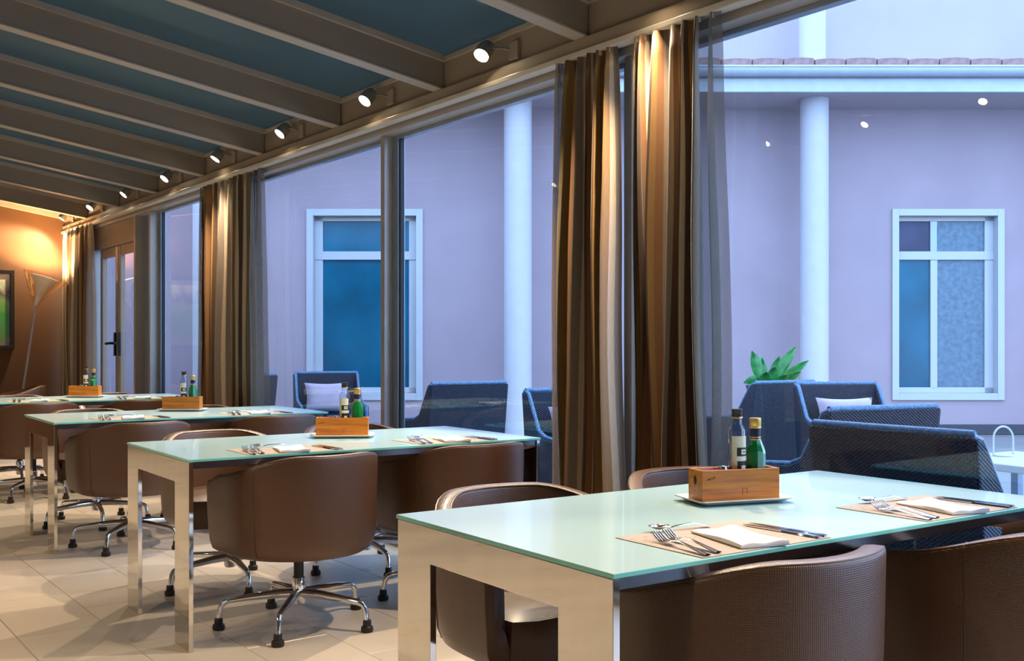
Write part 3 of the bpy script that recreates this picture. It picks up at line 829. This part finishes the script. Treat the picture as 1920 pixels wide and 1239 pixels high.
CH = [ # x, y, facing turn (deg, 0 = facing away along the windows), label
 (1.870, 1.674, -2, 'brown barrel chair on the near side of the front table, aisle end'),
 (2.690, 1.500, -11, 'brown barrel chair on the near side of the front table, window end'),
 (1.900, 2.420, 178, 'brown barrel chair on the far side of the front table, aisle end'),
 (2.660, 2.420, 176, 'brown barrel chair on the far side of the front table, window end, rim lit blue'),
 (1.903, 4.125, 5, 'brown barrel chair on the near side of the second table, aisle end, shown whole'),
 (2.690, 4.140, 0, 'brown barrel chair on the near side of the second table, window end'),
 (1.950, 5.020, 182, 'brown barrel chair on the far side of the second table, aisle end'),
 (2.700, 5.010, 180, 'brown barrel chair on the far side of the second table, window end'),
 (1.860, 6.330, 3, 'brown barrel chair on the near side of the third table, aisle end'),
 (2.740, 6.440, 0, 'brown barrel chair on the near side of the third table, window end'),
 (1.900, 7.250, 180, 'brown barrel chair on the far side of the third table, aisle end'),
 (2.650, 7.240, 178, 'brown barrel chair on the far side of the third table, window end'),
 (1.830, 8.770, 4, 'brown barrel chair on the near side of the rear table, aisle end'),
 (2.620, 8.770, 0, 'brown barrel chair on the near side of the rear table, window end'),
 (1.900, 9.620, 180, 'brown barrel chair on the far side of the rear table, aisle end'),
 (2.680, 9.620, 180, 'brown barrel chair on the far side of the rear table, window end'),
 (2.300, 12.05, 82, 'brown barrel chair turned sideways by the floor lamp and brown wall'),
]
for k, (x, y, a, lb) in enumerate(CH):
    c = ch0 if k == 0 else copy_tree(ch0)
    c.location = (x, y, 0); c.rotation_euler = (0, 0, math.radians(a)); tag(c, lb, 'chair', 'brown barrel swivel chairs')

# ================================================================== TABLE SETTINGS
def make_fork():
    root = empty('fork')
    L = 0.195
    # local: handle end at origin, tines towards +Y
    def zc(y): return 0.003 + 0.012*max(0, math.sin(PI*min(1, max(0, (y-0.03)/0.13))))*0.8 + (0.018*((y-0.15)/0.045)**2 if y > 0.15 else 0)
    rows = []
    for y, wd in ((0, 0.0085), (0.01, 0.0095), (0.05, 0.0075), (0.10, 0.004), (0.12, 0.0045), (0.132, 0.011), (0.145, 0.0125), (0.152, 0.0125)):
        z = zc(y); rows.append([(-wd, y, z), (-wd*0.5, y, z+0.002), (wd*0.5, y, z+0.002), (wd, y, z), (0, y, z-0.0012)])
    MB().grid(rows, close=True).build('handle', M['cutlery'], root, 60)
    for q in (-0.0102, -0.0034, 0.0034, 0.0102):
        MB().tube([(q, 0.148, zc(0.148)), (q, 0.165, zc(0.165)), (q, 0.182, zc(0.182)), (q, L, zc(L))], [0.0024, 0.0022, 0.002, 0.0014], 6).build('tine', M['cutlery'], root, 60)
    return root
def make_knife():
    root = empty('knife')
    rows = []
    for y, wd, h in ((0, 0.008, 0.004), (0.01, 0.010, 0.005), (0.06, 0.009, 0.005), (0.105, 0.0075, 0.005)):
        rows.append([(-wd, y, 0.0005), (-wd*0.8, y, h), (wd*0.8, y, h), (wd, y, 0.0005)])
    mb = MB().grid(rows, close=True); mb.add(rows[0], [(0, 1, 2, 3)]).build('handle', M['cutlery'], root, 50)
    MB().prism([(-0.007, 0.103), (0.007, 0.103), (0.0105, 0.125), (0.0105, 0.18), (0.006, 0.21), (-0.004, 0.222), (-0.007, 0.20)], 0.0015, 0.0035, 'z').build('blade', M['cutlery'], root)
    return root
def make_spoon():
    root = empty('spoon')
    rows = []
    for y, wd in ((0, 0.0075), (0.01, 0.008), (0.05, 0.006), (0.10, 0.0035), (0.118, 0.004)):
        z = 0.003 + 0.010*math.sin(PI*y/0.125)
        rows.append([(-wd, y, z), (-wd*0.5, y, z+0.002), (wd*0.5, y, z+0.002), (wd, y, z), (0, y, z-0.001)])
    MB().grid(rows, close=True).build('handle', M['cutlery'], root, 60)
    rr = []
    for i in range(7):
        q = i/6
        rr.append([(0.019*q*math.cos(a), 0.143+0.028*q*math.sin(a), 0.004+0.009*q*q) for a in [2*PI*k/18 for k in range(18)]])
    o = MB().grid(rr, close=True).build('bowl', M['cutlery'], root, 60)
    s = o.modifiers.new('thickness', 'SOLIDIFY'); s.thickness = 0.0015
    return root
def make_napkin():
    def sheet(zf):
        return [[(-0.06+0.12*i/8, -0.105+0.21*j/12, zf(i/8, j/12)) for j in range(13)] for i in range(9)]
    top = sheet(lambda a, b: 0.009 + 0.003*math.sin(5*b+2*a) + 0.002*math.sin(9*a))
    bot = sheet(lambda a, b: 0.0015)
    mb = MB().grid(top).grid(bot)
    per = [(i, 0) for i in range(9)] + [(8, j) for j in range(1, 13)] + [(i, 12) for i in range(7, -1, -1)] + [(0, j) for j in range(11, 0, -1)]
    ring_t = [top[i][j] for i, j in per]; ring_b = [bot[i][j] for i, j in per]
    bulge = [((t[0]+b[0])/2*1.03, (t[1]+b[1])/2*1.015, (t[2]+b[2])/2) for t, b in zip(ring_t, ring_b)]
    mb.grid([ring_t, bulge, ring_b], close=True)
    return mb.build('paper_napkin', M['napkin'], None, 40)
fork0, knife0, spoon0, nap0 = make_fork(), make_knife(), make_spoon(), make_napkin()
mat0 = MB().box(-0.203, 0.203, -0.14, 0.14, 0, 0.0012).build('placemat', M['paper'])
used = set()
def put(proto, k, lx, ly, dz, rz, label, cat, group):
    o = copy_tree(proto) if proto.name in used else proto
    used.add(proto.name)
    o.location = T2W(k, lx, ly, ZT + dz); o.rotation_euler = (0, 0, TRZ + math.radians(rz)); tag(o, label, cat, group)
    return o
for k in range(4):
    nm = TABLES[k][1] + ' table'
    for x0, side in ((0.250, 'aisle-end'), (1.030, 'window-end')):
        w = '%s placemat of the %s' % (side, nm)
        put(mat0, k, x0+0.203, 0.147, 0.0006, 0, 'printed kraft paper %s' % w, 'placemat', 'paper placemats')
        put(nap0, k, x0+0.215, 0.112, 0.0016, -14, 'folded white napkin on the %s' % w, 'napkin', 'white napkins')
        put(fork0, k, x0+0.018, 0.012, 0.002, -9, 'outer fork on the %s' % w, 'fork', 'forks')
        put(fork0, k, x0+0.056, 0.018, 0.002, -9, 'inner fork, next to the napkin, on the %s' % w, 'fork', 'forks')
        put(knife0, k, x0+0.372, 0.010, 0.002, 3, 'inner knife, next to the napkin, on the %s' % w, 'knife', 'knives')
        put(knife0, k, x0+0.398, 0.014, 0.002, 3, 'outer knife, at the right edge, on the %s' % w, 'knife', 'knives')
        put(spoon0, k, x0+0.275, 0.262, 0.002, 80, 'dessert spoon across the top of the %s' % w, 'spoon', 'spoons')

# condiment sets
def make_box():
    root = empty('condiment_box')
    L, D, H, t = 0.245, 0.080, 0.088, 0.008
    MB().box(-L/2, L/2, -D/2, D/2, 0, t).build('bottom_board', M['wood_box'], root)
    for y0, y1 in ((-D/2, -D/2+t), (D/2-t, D/2)):
        MB().box(-L/2, L/2, y0, y1, t, H).build('side_board', M['wood_box'], root, bevel=0.001, seg=1)
    for x0, x1 in ((-L/2, -L/2+t), (L/2-t, L/2)):
        MB().box(x0, x1, -D/2+t, D/2-t, t, H).build('end_board', M['wood_box'], root, bevel=0.001, seg=1)
    hole = MB().lathe([(0.0, 0.0), (0.008, 0.0)], 14).xf(Matrix.Translation((-L/2-0.0006, 0, 0.058)) @ Matrix.Rotation(PI/2, 4, 'Y') @ Matrix.Scale(1.6, 4, (1, 0, 0))).build('finger_hole', M['black_plastic'], root)
    # faint branded marks on the front: little square outline and a scribble
    q = -D/2 - 0.0005
    MB().box(0.003, 0.0045, q, q+0.001, 0.016, 0.036).box(0.017, 0.0185, q, q+0.001, 0.020, 0.036).box(0.003, 0.0185, q, q+0.001, 0.0345, 0.036).build('brand_mark', M['wood_burn'], root)
    MB().tube([(-0.108, q, 0.060), (-0.103, q, 0.066), (-0.099, q, 0.061), (-0.093, q, 0.068), (-0.089, q, 0.064), (-0.084, q, 0.072), (-0.081, q, 0.066)], 0.0009, 5).build('brand_mark', M['wood_burn'], root)
    return root
def make_tray():
    # shallow rectangular dish
    def rect(hx, hy, z, c=0.012):
        return [(-hx+c, -hy, z), (hx-c, -hy, z), (hx, -hy+c, z), (hx, hy-c, z), (hx-c, hy, z), (-hx+c, hy, z), (-hx, hy-c, z), (-hx, -hy+c, z)]
    s = [rect(0.115, 0.050, 0.0005), rect(0.125, 0.060, 0.0012), rect(0.150, 0.082, 0.013), rect(0.149, 0.081, 0.0155), rect(0.126, 0.060, 0.0062), rect(0.11, 0.045, 0.0055)]
    mb = MB().grid(s, close=True); mb.add(s[0], [tuple(range(8))]); mb.add(s[-1], [tuple(range(8))])
    return mb.build('serving_dish', M['tray'], None, 30)
def patch(r, z0, z1, a0, a1, nn=8):
    return MB().grid([[(r*math.cos(a0+(a1-a0)*k/nn), r*math.sin(a0+(a1-a0)*k/nn), z) for k in range(nn+1)] for z in (z0, z1)])
def make_clear_bottle():
    root = empty('clear_bottle')
    MB().lathe([(0.0, 0.0), (0.022, 0.0), (0.0245, 0.004), (0.0245, 0.178), (0.0235, 0.186), (0.018, 0.196), (0.0140, 0.203), (0.0130, 0.220), (0.0130, 0.226)], 24).build('glass_body', M['glass_clear'], root, 50)
    MB().lathe([(0.0, 0.002), (0.0215, 0.003), (0.0225, 0.006), (0.0225, 0.086), (0.0, 0.086)], 20).build('vinegar', M['vinegar'], root, 50)
    c = MB().lathe([(0.0148, 0.219), (0.0148, 0.240), (0.0160, 0.242), (0.0155, 0.245), (0.0, 0.245)], 20).build('cap', M['cap_black'], root, 40)
    MB().lathe([(0.0153, 0.219), (0.0157, 0.222), (0.0153, 0.2235)], 20).build('cap_ring', M['gold_band'], c, 40)
    f = -PI/2
    l = patch(0.0249, 0.030, 0.170, f-1.15, f+0.85).build('label', M['label_cream'], root, 60)
    patch(0.0252, 0.114, 0.138, f-0.55, f+0.95).build('label_band', M['label_black'], l, 60)
    patch(0.0255, 0.119, 0.133, f-0.05, f+0.65).build('label_emblem', M['label_cream'], l, 60)
    patch(0.0252, 0.102, 0.112, f-0.60, f+0.98).build('label_band', M['label_white'], l, 60)
    patch(0.0252, 0.060, 0.100, f-0.50, f+0.90).build('label_band', M['label_black'], l, 60)
    patch(0.0255, 0.072, 0.088, f-0.05, f+0.55).build('label_emblem', M['label_white'], l, 60)
    patch(0.0258, 0.1245, 0.1275, f+0.12, f+0.5).build('label_print', M['label_black'], l, 60)
    return root
def make_green_bottle():
    root = empty('green_bottle')
    MB().lathe([(0.0, 0.0), (0.026, 0.0), (0.0285, 0.004), (0.0285, 0.118), (0.0275, 0.126), (0.0170, 0.154), (0.0148, 0.160), (0.0142, 0.192)], 10).build('glass_body', M['glass_green'], root, 30)
    nk = MB().lathe([(0.0154, 0.158), (0.0150, 0.193), (0.0, 0.194)], 20).build('neck_foil', M['neck_navy'], root, 40)
    MB().lathe([(0.0158, 0.156), (0.0160, 0.158), (0.0158, 0.160)], 20).build('foil_ring', M['gold_band'], nk, 40)
    MB().lathe([(0.0157, 0.163), (0.0159, 0.1645), (0.0157, 0.166)], 20).build('foil_ring', M['gold_band'], nk, 40)
    cp = MB().lathe([(0.0158, 0.190), (0.0168, 0.192), (0.0162, 0.195), (0.0165, 0.196), (0.0165, 0.217), (0.0153, 0.2185), (0.0, 0.2185)], 24).build('cap', M['cap_gold'], root, 35)
    f = -PI/2
    return root
def make_shaker():
    root = empty('salt_shaker')
    MB().lathe([(0.0, 0.0), (0.016, 0.0), (0.0165, 0.003), (0.014, 0.055), (0.0135, 0.066)], 18).build('glass_body', M['shaker_glass'], root, 40)
    MB().lathe([(0.0145, 0.062), (0.0148, 0.078), (0.012, 0.085), (0.0, 0.087)], 18).build('metal_cap', M['shaker_metal'], root, 40)
    return root
def make_sachet(m, nm):
    mb = MB()
    for sg in (-1, 1):
        mb.grid([[(x, sg*(0.0035*max(0, math.sin(PI*h))**0.5*(1-(x/0.0222)**2) + 0.0003), 0.080*h) for x in (-0.022, -0.012, 0, 0.012, 0.022)] for h in (0, 0.1, 0.5, 0.9, 1)])
    return mb.build(nm, m, None, 50)
box0, tray0, cb0, gb0, sh0 = make_box(), make_tray(), make_clear_bottle(), make_green_bottle(), make_shaker()
sr0, sw0 = make_sachet(M['sachet_red'], 'red_sachet'), make_sachet(M['sachet_white'], 'white_sachet')
def placed(proto, loc, rz, label, cat, group, tilt=0.0):
    o = copy_tree(proto) if proto.name in used else proto
    used.add(proto.name)
    o.location = loc; o.rotation_euler = (tilt, 0, rz); tag(o, label, cat, group); return o
for k, (lx, ly, yaw) in enumerate(((0.892, 0.528, -16), (0.915, 0.560, -30), (0.93, 0.66, -34), (0.90, 0.96-0.40, -34))):
    nm = TABLES[k][1] + ' table'
    a = TRZ + math.radians(yaw); bxp = Vector(T2W(k, lx, ly, ZT))
    def at(x, y, z): return (bxp.x + x*math.cos(a) - y*math.sin(a), bxp.y + x*math.sin(a) + y*math.cos(a), bxp.z + z)
    placed(tray0, at(0, 0, 0.0004), a, 'shallow cream dish under the wooden box on the %s' % nm, 'dish', 'cream dishes')
    placed(box0, at(0, 0, 0.0066), a, 'small orange wooden condiment box on the %s' % nm, 'box', 'wooden condiment boxes')
    zi = 0.0066 + 0.0085
    placed(cb0, at(0.010, 0.0, zi), a, 'clear vinegar bottle with dark cap in the box on the %s' % nm, 'bottle', 'clear vinegar bottles')
    placed(gb0, at(0.069, 0.0, zi), a, 'green bottle with gold cap in the box on the %s' % nm, 'bottle', 'green oil bottles')
    placed(sh0, at(-0.033, 0.004, zi), a, 'small shaker with steel cap in the box on the %s' % nm, 'shaker', 'salt shakers')
    placed(sr0, at(-0.068, -0.012, zi), a + 0.15, 'red sachet standing in the box on the %s' % nm, 'sachet', 'red sachets')
    placed(sw0, at(-0.086, 0.008, zi), a - 0.2, 'white sachet standing in the box on the %s' % nm, 'sachet', 'white sachets')

# ================================================================== OUTSIDE: PATIO AND BUILDING
pt_ = MB().box(3.30, 22, -9, 22, -0.12, -0.004).build('ground', M['patio']); tag(pt_, 'grey paved patio outside the windows', kind='structure')

FD = 13.8                                   # distance of the facade from the viewpoint, along its own normal
bld = empty('courtyard_building', (0, 0, 0), -TH); tag(bld, 'pink plastered building with white columns across the patio', 'building')
# local x runs along the facade, local y is depth
def hz(py, d): return 1.184 + (644.4 - py)*d/1977.0
def hx(px, d): return (px - 960)*d/1977.0
WZ0, WZ1 = hz(750, FD), hz(392, FD)
WIN = [(hx(575, FD), hx(793, FD)), (hx(1672, FD), hx(1882, FD))]
XA, XB = -7.4, 12.0
ZS = 4.25
wl = MB()
edges = [XA, WIN[0][0], WIN[0][1], WIN[1][0], WIN[1][1], XB]
for i in (0, 2, 4): wl.box(edges[i], edges[i+1], FD, FD+0.3, 0, ZS)
for a, b in WIN:
    wl.box(a, b, FD, FD+0.3, 0, WZ0); wl.box(a, b, FD, FD+0.3, WZ1, ZS)
wl.build('wall', M['plaster'], bld)
MB().box(XA, XB, FD-0.025, FD, 0, 0.13).build('plinth', M['plinth'], bld, bevel=0.004)
MB().box(XA, XB, FD, FD+0.9, ZS, ZS+0.2).build('roof_slab', M['soffit'], bld)
MB().box(XA, XB, 14.5, 14.8, ZS+0.2, 6.25).build('upper_wall', M['plaster_pale'], bld)
EF = 12.80                                  # eaves front
MB().box(XA, XB, EF+0.06, FD, ZS, ZS+0.06).build('soffit', M['soffit'], bld)
MB().box(XA, XB, EF, EF+0.06, ZS-0.01, ZS+0.16).build('fascia_board', M['gutter'], bld, bevel=0.006)
g = []
for q in range(9):
    an = PI + PI*q/8
    g.append((EF-0.075+0.075*math.cos(an), ZS+0.245+0.085*math.sin(an)))
g += [(EF+0.0, ZS+0.265), (EF-0.15, ZS+0.265)]
MB().prism([(p[0], p[1]) for p in g], XA, XB, 'x').build('gutter', M['gutter'], bld, 30)
MB().box(XA, XB, EF-0.165, EF-0.14, ZS+0.255, ZS+0.278).build('gutter_lip', M['white_frame'], bld, bevel=0.004)
MB().prism([(EF-0.03, ZS+0.16), (EF-0.03, ZS+0.30), (14.5, ZS+0.62), (14.5, ZS+0.16)], XA, XB, 'x').build('roof_bed', M['soffit'], bld)
tp = hx(1340, EF) - hx(1282, EF)
t0 = None
prof = [(0.0, 0.0), (0.0, 0.075), (tp*0.1, 0.083), (tp*0.5, 0.092), (tp*0.9, 0.086), (tp-0.014, 0.078), (tp-0.014, 0.0)]
xk = hx(1408, EF)
nks = list(range(int((XA-xk)/tp)+1, int((XB-xk)/tp)))
for kk in nks:
    if t0 is None:
        t0 = MB().prism(prof, 0, 0.42, 'y').build('roof_tile', M['tile_pink'], bld, bevel=0.004, seg=1); o = t0
    else:
        o = share(t0, bld, (0, 0, 0))
        b_ = o.modifiers.new('bevel', 'BEVEL'); b_.width = 0.004; b_.segments = 1
    o.location = (xk + kk*tp, EF-0.10, ZS+0.285 + 0.006*math.sin(kk*2.3)); o.rotation_euler = (math.radians(10), 0, 0)
# columns
def column(px, d, w_px, z0, z1, nm):
    r = w_px*d/1977.0/2
    c = MB().lathe([(r*1.02, z0), (r*1.02, z0+0.03), (r, z0+0.04), (r, z1)], 32).build(nm, M['white_paint'], bld, 40, loc=(hx(px, d), d, 0))
    return c
CD = 13.25
for px in (-180, 388, 971, 1527, 2080): column(px, CD, 52, 0, ZS, 'column')
for px in (971, 1523, 2080): column(px, 13.95, 49, ZS+0.35, 6.2, 'upper_column')
# windows
def house_window(a, b, two):
    w = empty('house_window', ((a+b)/2, FD, WZ0), 0, bld)
    hw, H = (b-a)/2, WZ1-WZ0
    t = 0.088
    fm = M['white_frame']
    for x0, x1, z0, z1 in ((-hw, -hw+t, 0, H), (hw-t, hw, 0, H), (-hw+t, hw-t, H-t, H), (-hw+t, hw-t, 0, t)):
        bx('outer_trim', fm, w, x0, x1, -0.03, 0.20, z0, z1, 0.004)
    iw = hw - t
    st = 0.115 if two else 0.105
    z0, z1 = t, H-t
    bx('sash_frame', fm, w, -iw, -iw+ (0.02 if two else st), 0.10, 0.17, z0, z1, 0.004)
    bx('sash_frame', fm, w, iw-st, iw, 0.10, 0.17, z0, z1, 0.004)
    bx('sash_frame', M['mullion'], w, -iw, iw, 0.10, 0.17, z1-0.06, z1, 0.004)
    bx('sash_frame', fm, w, -iw, iw, 0.10, 0.17, z0, z0+0.075, 0.004)
    zt = hz(478, FD) - WZ0
    bx('transom', fm, w, -iw, iw, 0.085, 0.17, zt-0.055, zt+0.055, 0.004)
    if not two:
        bx('pane', M['house_glass'], w, -iw, iw, 0.13, 0.14, z0+0.05, zt)
        bx('pane', M['house_glass'], w, -iw, iw, 0.13, 0.14, zt, z1-0.04)
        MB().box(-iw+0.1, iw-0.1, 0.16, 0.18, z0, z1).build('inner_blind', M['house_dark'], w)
    else:
        mx = hx(1757, FD) - (a+b)/2
        bx('centre_stile', fm, w, mx-0.045, mx+0.045, 0.10, 0.165, z0+0.06, zt-0.05, 0.004)
        bx('centre_stile', M['sash'], w, mx-0.045, mx+0.045, 0.11, 0.165, zt+0.05, z1-0.05, 0.004)
        bx('pane', M['house_glass'], w, -iw, mx, 0.13, 0.14, z0+0.05, zt)
        bx('pane', M['house_dark'], w, -iw, mx, 0.13, 0.14, zt, z1-0.04)
        bx('pane', M['lace'], w, mx, iw-st*0.5, 0.13, 0.14, z0+0.05, zt)
        bx('pane', M['lace'], w, mx, iw-st*0.5, 0.13, 0.14, zt, z1-0.04)
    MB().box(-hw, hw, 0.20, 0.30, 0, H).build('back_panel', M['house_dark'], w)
    return w
house_window(*WIN[0], False)
house_window(*WIN[1], True)

# ------------------------------------------------------------------ wicker armchairs
def uvbox(mb, x0, x1, y0, y1, z0, z1): return mb.box(x0, x1, y0, y1, z0, z1)
def add_uv(o):
    """metre-scale box projection"""
    me = o.data
    ul = me.uv_layers.new(name='UVMap') if not me.uv_layers else me.uv_layers[0]
    for p in me.polygons:
        n = p.normal; ax = max(range(3), key=lambda i: abs(n[i]))
        for li in p.loop_indices:
            c = me.vertices[me.loops[li].vertex_index].co
            ul.data[li].uv = (c.y, c.z) if ax == 0 else ((c.x, c.z) if ax == 1 else (c.x, c.y))
    return o
def make_armchair():
    """local: faces +Y, back top edge near y = 0"""
    root = empty('wicker_armchair')
    W = 0.36; TT = 0.05
    back = MB().prism([(-0.02, 0.86), (0.03, 0.86), (0.13, 0.12), (0.08, 0.12)], -W+0.01, W-0.01, 'x')
    add_uv(back.build('back', M['wicker'], root, bevel=0.008))
    prof = [(-0.015, 0.855), (0.04, 0.84), (0.20, 0.60), (0.30, 0.565), (0.74, 0.535), (0.70, 0.12), (0.08, 0.12)]
    for sg in (-1, 1):
        x0, x1 = sorted((sg*W, sg*(W-TT)))
        add_uv(MB().prism(prof, x0, x1, 'x').build('side', M['wicker'], root, bevel=0.008))
        xm = (x0+x1)/2
        MB().tube([(xm, -0.01, 0.862), (xm, 0.045, 0.845), (xm, 0.205, 0.607), (xm, 0.30, 0.572), (xm, 0.745, 0.540), (xm, 0.71, 0.12)], 0.016, 8).build('braided_arm_edge', M['wicker_edge'], root, 60)
    MB().tube([(-W+0.02, 0.005, 0.866), (0, -0.005, 0.866), (W-0.02, 0.005, 0.866)], 0.017, 8).build('braided_top_edge', M['wicker_edge'], root, 60)
    add_uv(MB().box(-W+TT, W-TT, 0.10, 0.71, 0.14, 0.33).build('seat_base', M['wicker'], root, bevel=0.008))
    MB().box(-W+TT+0.005, W-TT-0.005, 0.12, 0.72, 0.33, 0.42).build('seat_cushion', M['seat_cushion'], root, bevel=0.025, seg=3)
    for sx in (-W+0.03, W-0.03):
        for sy in (0.11, 0.67):
            MB().box(sx-0.022, sx+0.022, sy-0.022, sy+0.022, 0, 0.13).build('leg', M['plinth'], root)
    return root
ac0 = make_armchair()
def W_at(px, d):       # ground point on a sight line at a depth
    r = (px - 960)/1977.0*d
    return (r*CN + d*SN, d*CN - r*SN)
AC = [ # location of the middle of the back, facing direction angle (deg from +Y, counter-clockwise), label
 ((3.47, 2.355), -90, 'wicker armchair with its back close to the glass, behind the front table'),
 ((4.58, 3.13), -13, 'dark wicker armchair seen from behind, second back beyond the glass at right'),
 ((7.08, 5.28), 152, 'blue-lit wicker armchair with lilac pillow, facing the windows at right'),
 (W_at(1472, 8.75), -5, 'dark wicker armchair standing in front of the potted plant'),
 (W_at(612, 11.6), 160, 'blue-lit wicker armchair with lilac pillow under the left house window'),
 (W_at(880, 8.5), -5, 'dark wicker armchair seen from behind left of the column'),
 (W_at(1068, 7.3), 168, 'wicker armchair with lilac pillow half hidden by the tall curtain'),
 (W_at(470, 10.6), 20, 'wicker armchair mostly hidden by the middle curtain'),
]
AC_obj = []
for k, ((x, y), a, lb) in enumerate(AC):
    c = ac0 if k == 0 else copy_tree(ac0)
    c.location = (x, y, 0); c.rotation_euler = (0, 0, math.radians(a)); tag(c, lb, 'armchair', 'wicker patio armchairs'); AC_obj.append(c)
def make_pillow():
    n = 14; mb = MB()
    for sg in (-1, 1):
        rows = []
        for i in range(n+1):
            u = -1 + 2*i/n; row = []
            for j in range(n+1):
                v = -1 + 2*j/n
                e = max(0.0, (1-u**4)*(1-v**4))**0.6
                pin = 1 - 0.10*(1-abs(u)**2)*abs(v)**3; pin2 = 1 - 0.10*(1-abs(v)**2)*abs(u)**3
                row.append((0.235*u*pin2, sg*0.07*e, 0.165*v*pin))
            rows.append(row)
        mb.grid(rows)
    return mb.build('pillow', M['pillow'], None, 70)
pl0 = make_pillow()
first = True
for ci, lb in ((2, 'lilac pillow on the right-hand patio armchair'), (4, 'lilac pillow on the armchair under the left house window'), (6, 'lilac pillow on the armchair beside the tall curtain')):
    (x, y), a, _ = AC[ci]; a = math.radians(a)
    o = pl0 if first else pl0.copy()
    if not first: COL.objects.link(o)
    first = False
    lx, ly, lz = 0.02, 0.22, 0.605
    o.location = (x + lx*math.cos(a) - ly*math.sin(a), y + lx*math.sin(a) + ly*math.cos(a), lz)
    o.rotation_euler = (math.radians(14), 0, a); tag(o, lb, 'pillow', 'lilac pillows')

# ------------------------------------------------------------------ potted plant
def plant():
    x, y = W_at(1447, 9.75)
    root = empty('potted_plant', (x, y, 0), -TH); tag(root, 'leafy green plant in a tall dark planter beside the white column', 'plant')
    MB().lathe([(0.15, 0), (0.23, 0.78), (0.24, 0.80), (0.215, 0.80), (0.20, 0.76)], 28).build('planter', M['planter'], root, 35)
    MB().lathe([(0.0, 0.765), (0.205, 0.765)], 24).build('soil', M['soil'], root)
    rnd = random.Random(5)
    # (side offset, lean right, height, width, forward)
    for bx0, lean, hgt, wd, fw in ((-0.10, -0.08, 0.36, 0.055, 0.02), (-0.06, -0.02, 0.30, 0.03, 0.05), (-0.03, 0.05, 0.22, 0.05, -0.05), (0.0, 0.07, 0.31, 0.048, 0.0), (0.03, 0.20, 0.40, 0.05, 0.03), (0.06, 0.27, 0.27, 0.045, -0.03), (0.05, 0.20, 0.17, 0.04, -0.08), (-0.12, -0.16, 0.06, 0.05, -0.08), (-0.07, 0.0, 0.17, 0.06, -0.07), (0.02, 0.10, 0.14, 0.05, -0.1)):
        rows = []
        n = 9
        for i in range(n+1):
            t = i/n
            cx = bx0 + lean*t**1.6; cz = 0.76 + hgt*(t if hgt > 0.1 else math.sin(PI*t*0.75)*1.6) ; cy = fw*t
            w = wd*(0.16 + 0.84*math.sin(PI*min(1, 0.10+0.90*t)**1.5)) if t < 1 else 0.003
            if t < 0.28: w = wd*0.22
            nx, nz = math.cos(math.atan2(lean*1.2*t, hgt)), -math.sin(math.atan2(lean*1.2*t, hgt))
            rows.append([(cx-w*nx, cy-0.012, cz-w*nz), (cx, cy+0.012, cz), (cx+w*nx, cy-0.012, cz+w*nz)])
        o = MB().grid(rows).build('leaf', M['leaf'], root, 80)
        s = o.modifiers.new('thickness', 'SOLIDIFY'); s.thickness = 0.003
plant()

# ------------------------------------------------------------------ patio table with a hoop-handled lantern
tx, ty = W_at(1930, 6.25)
pt = empty('patio_table', (tx, ty, 0), math.radians(-8)); tag(pt, 'square white patio table at the right edge outside', 'table')
bx('table_top', M['table_white'], pt, -0.36, 0.36, -0.36, 0.36, 0.455, 0.50, 0.006)
for sx in (-0.31, 0.31):
    for sy in (-0.31, 0.31): bx('leg', M['sash'], pt, sx-0.025, sx+0.025, sy-0.025, sy+0.025, 0, 0.455, 0.003)
hx_, hy_ = W_at(1881, 6.42)
ln = empty('table_lantern', (hx_, hy_, 0.501), -TH); tag(ln, 'small clear lantern with a thin white hoop handle on the patio table', 'lantern')
MB().lathe([(0.0, 0.0), (0.058, 0.0), (0.060, 0.006), (0.056, 0.010), (0.0, 0.010)], 24).build('base', M['table_white'], ln, 40)
MB().tube([(-0.060, 0, 0.005)] + [(-0.060*math.cos(PI*q/14), 0, 0.105 + 0.075*math.sin(PI*q/14)) for q in range(15)] + [(0.060, 0, 0.005)], 0.006, 8).build('hoop_handle', M['table_white'], ln, 60)
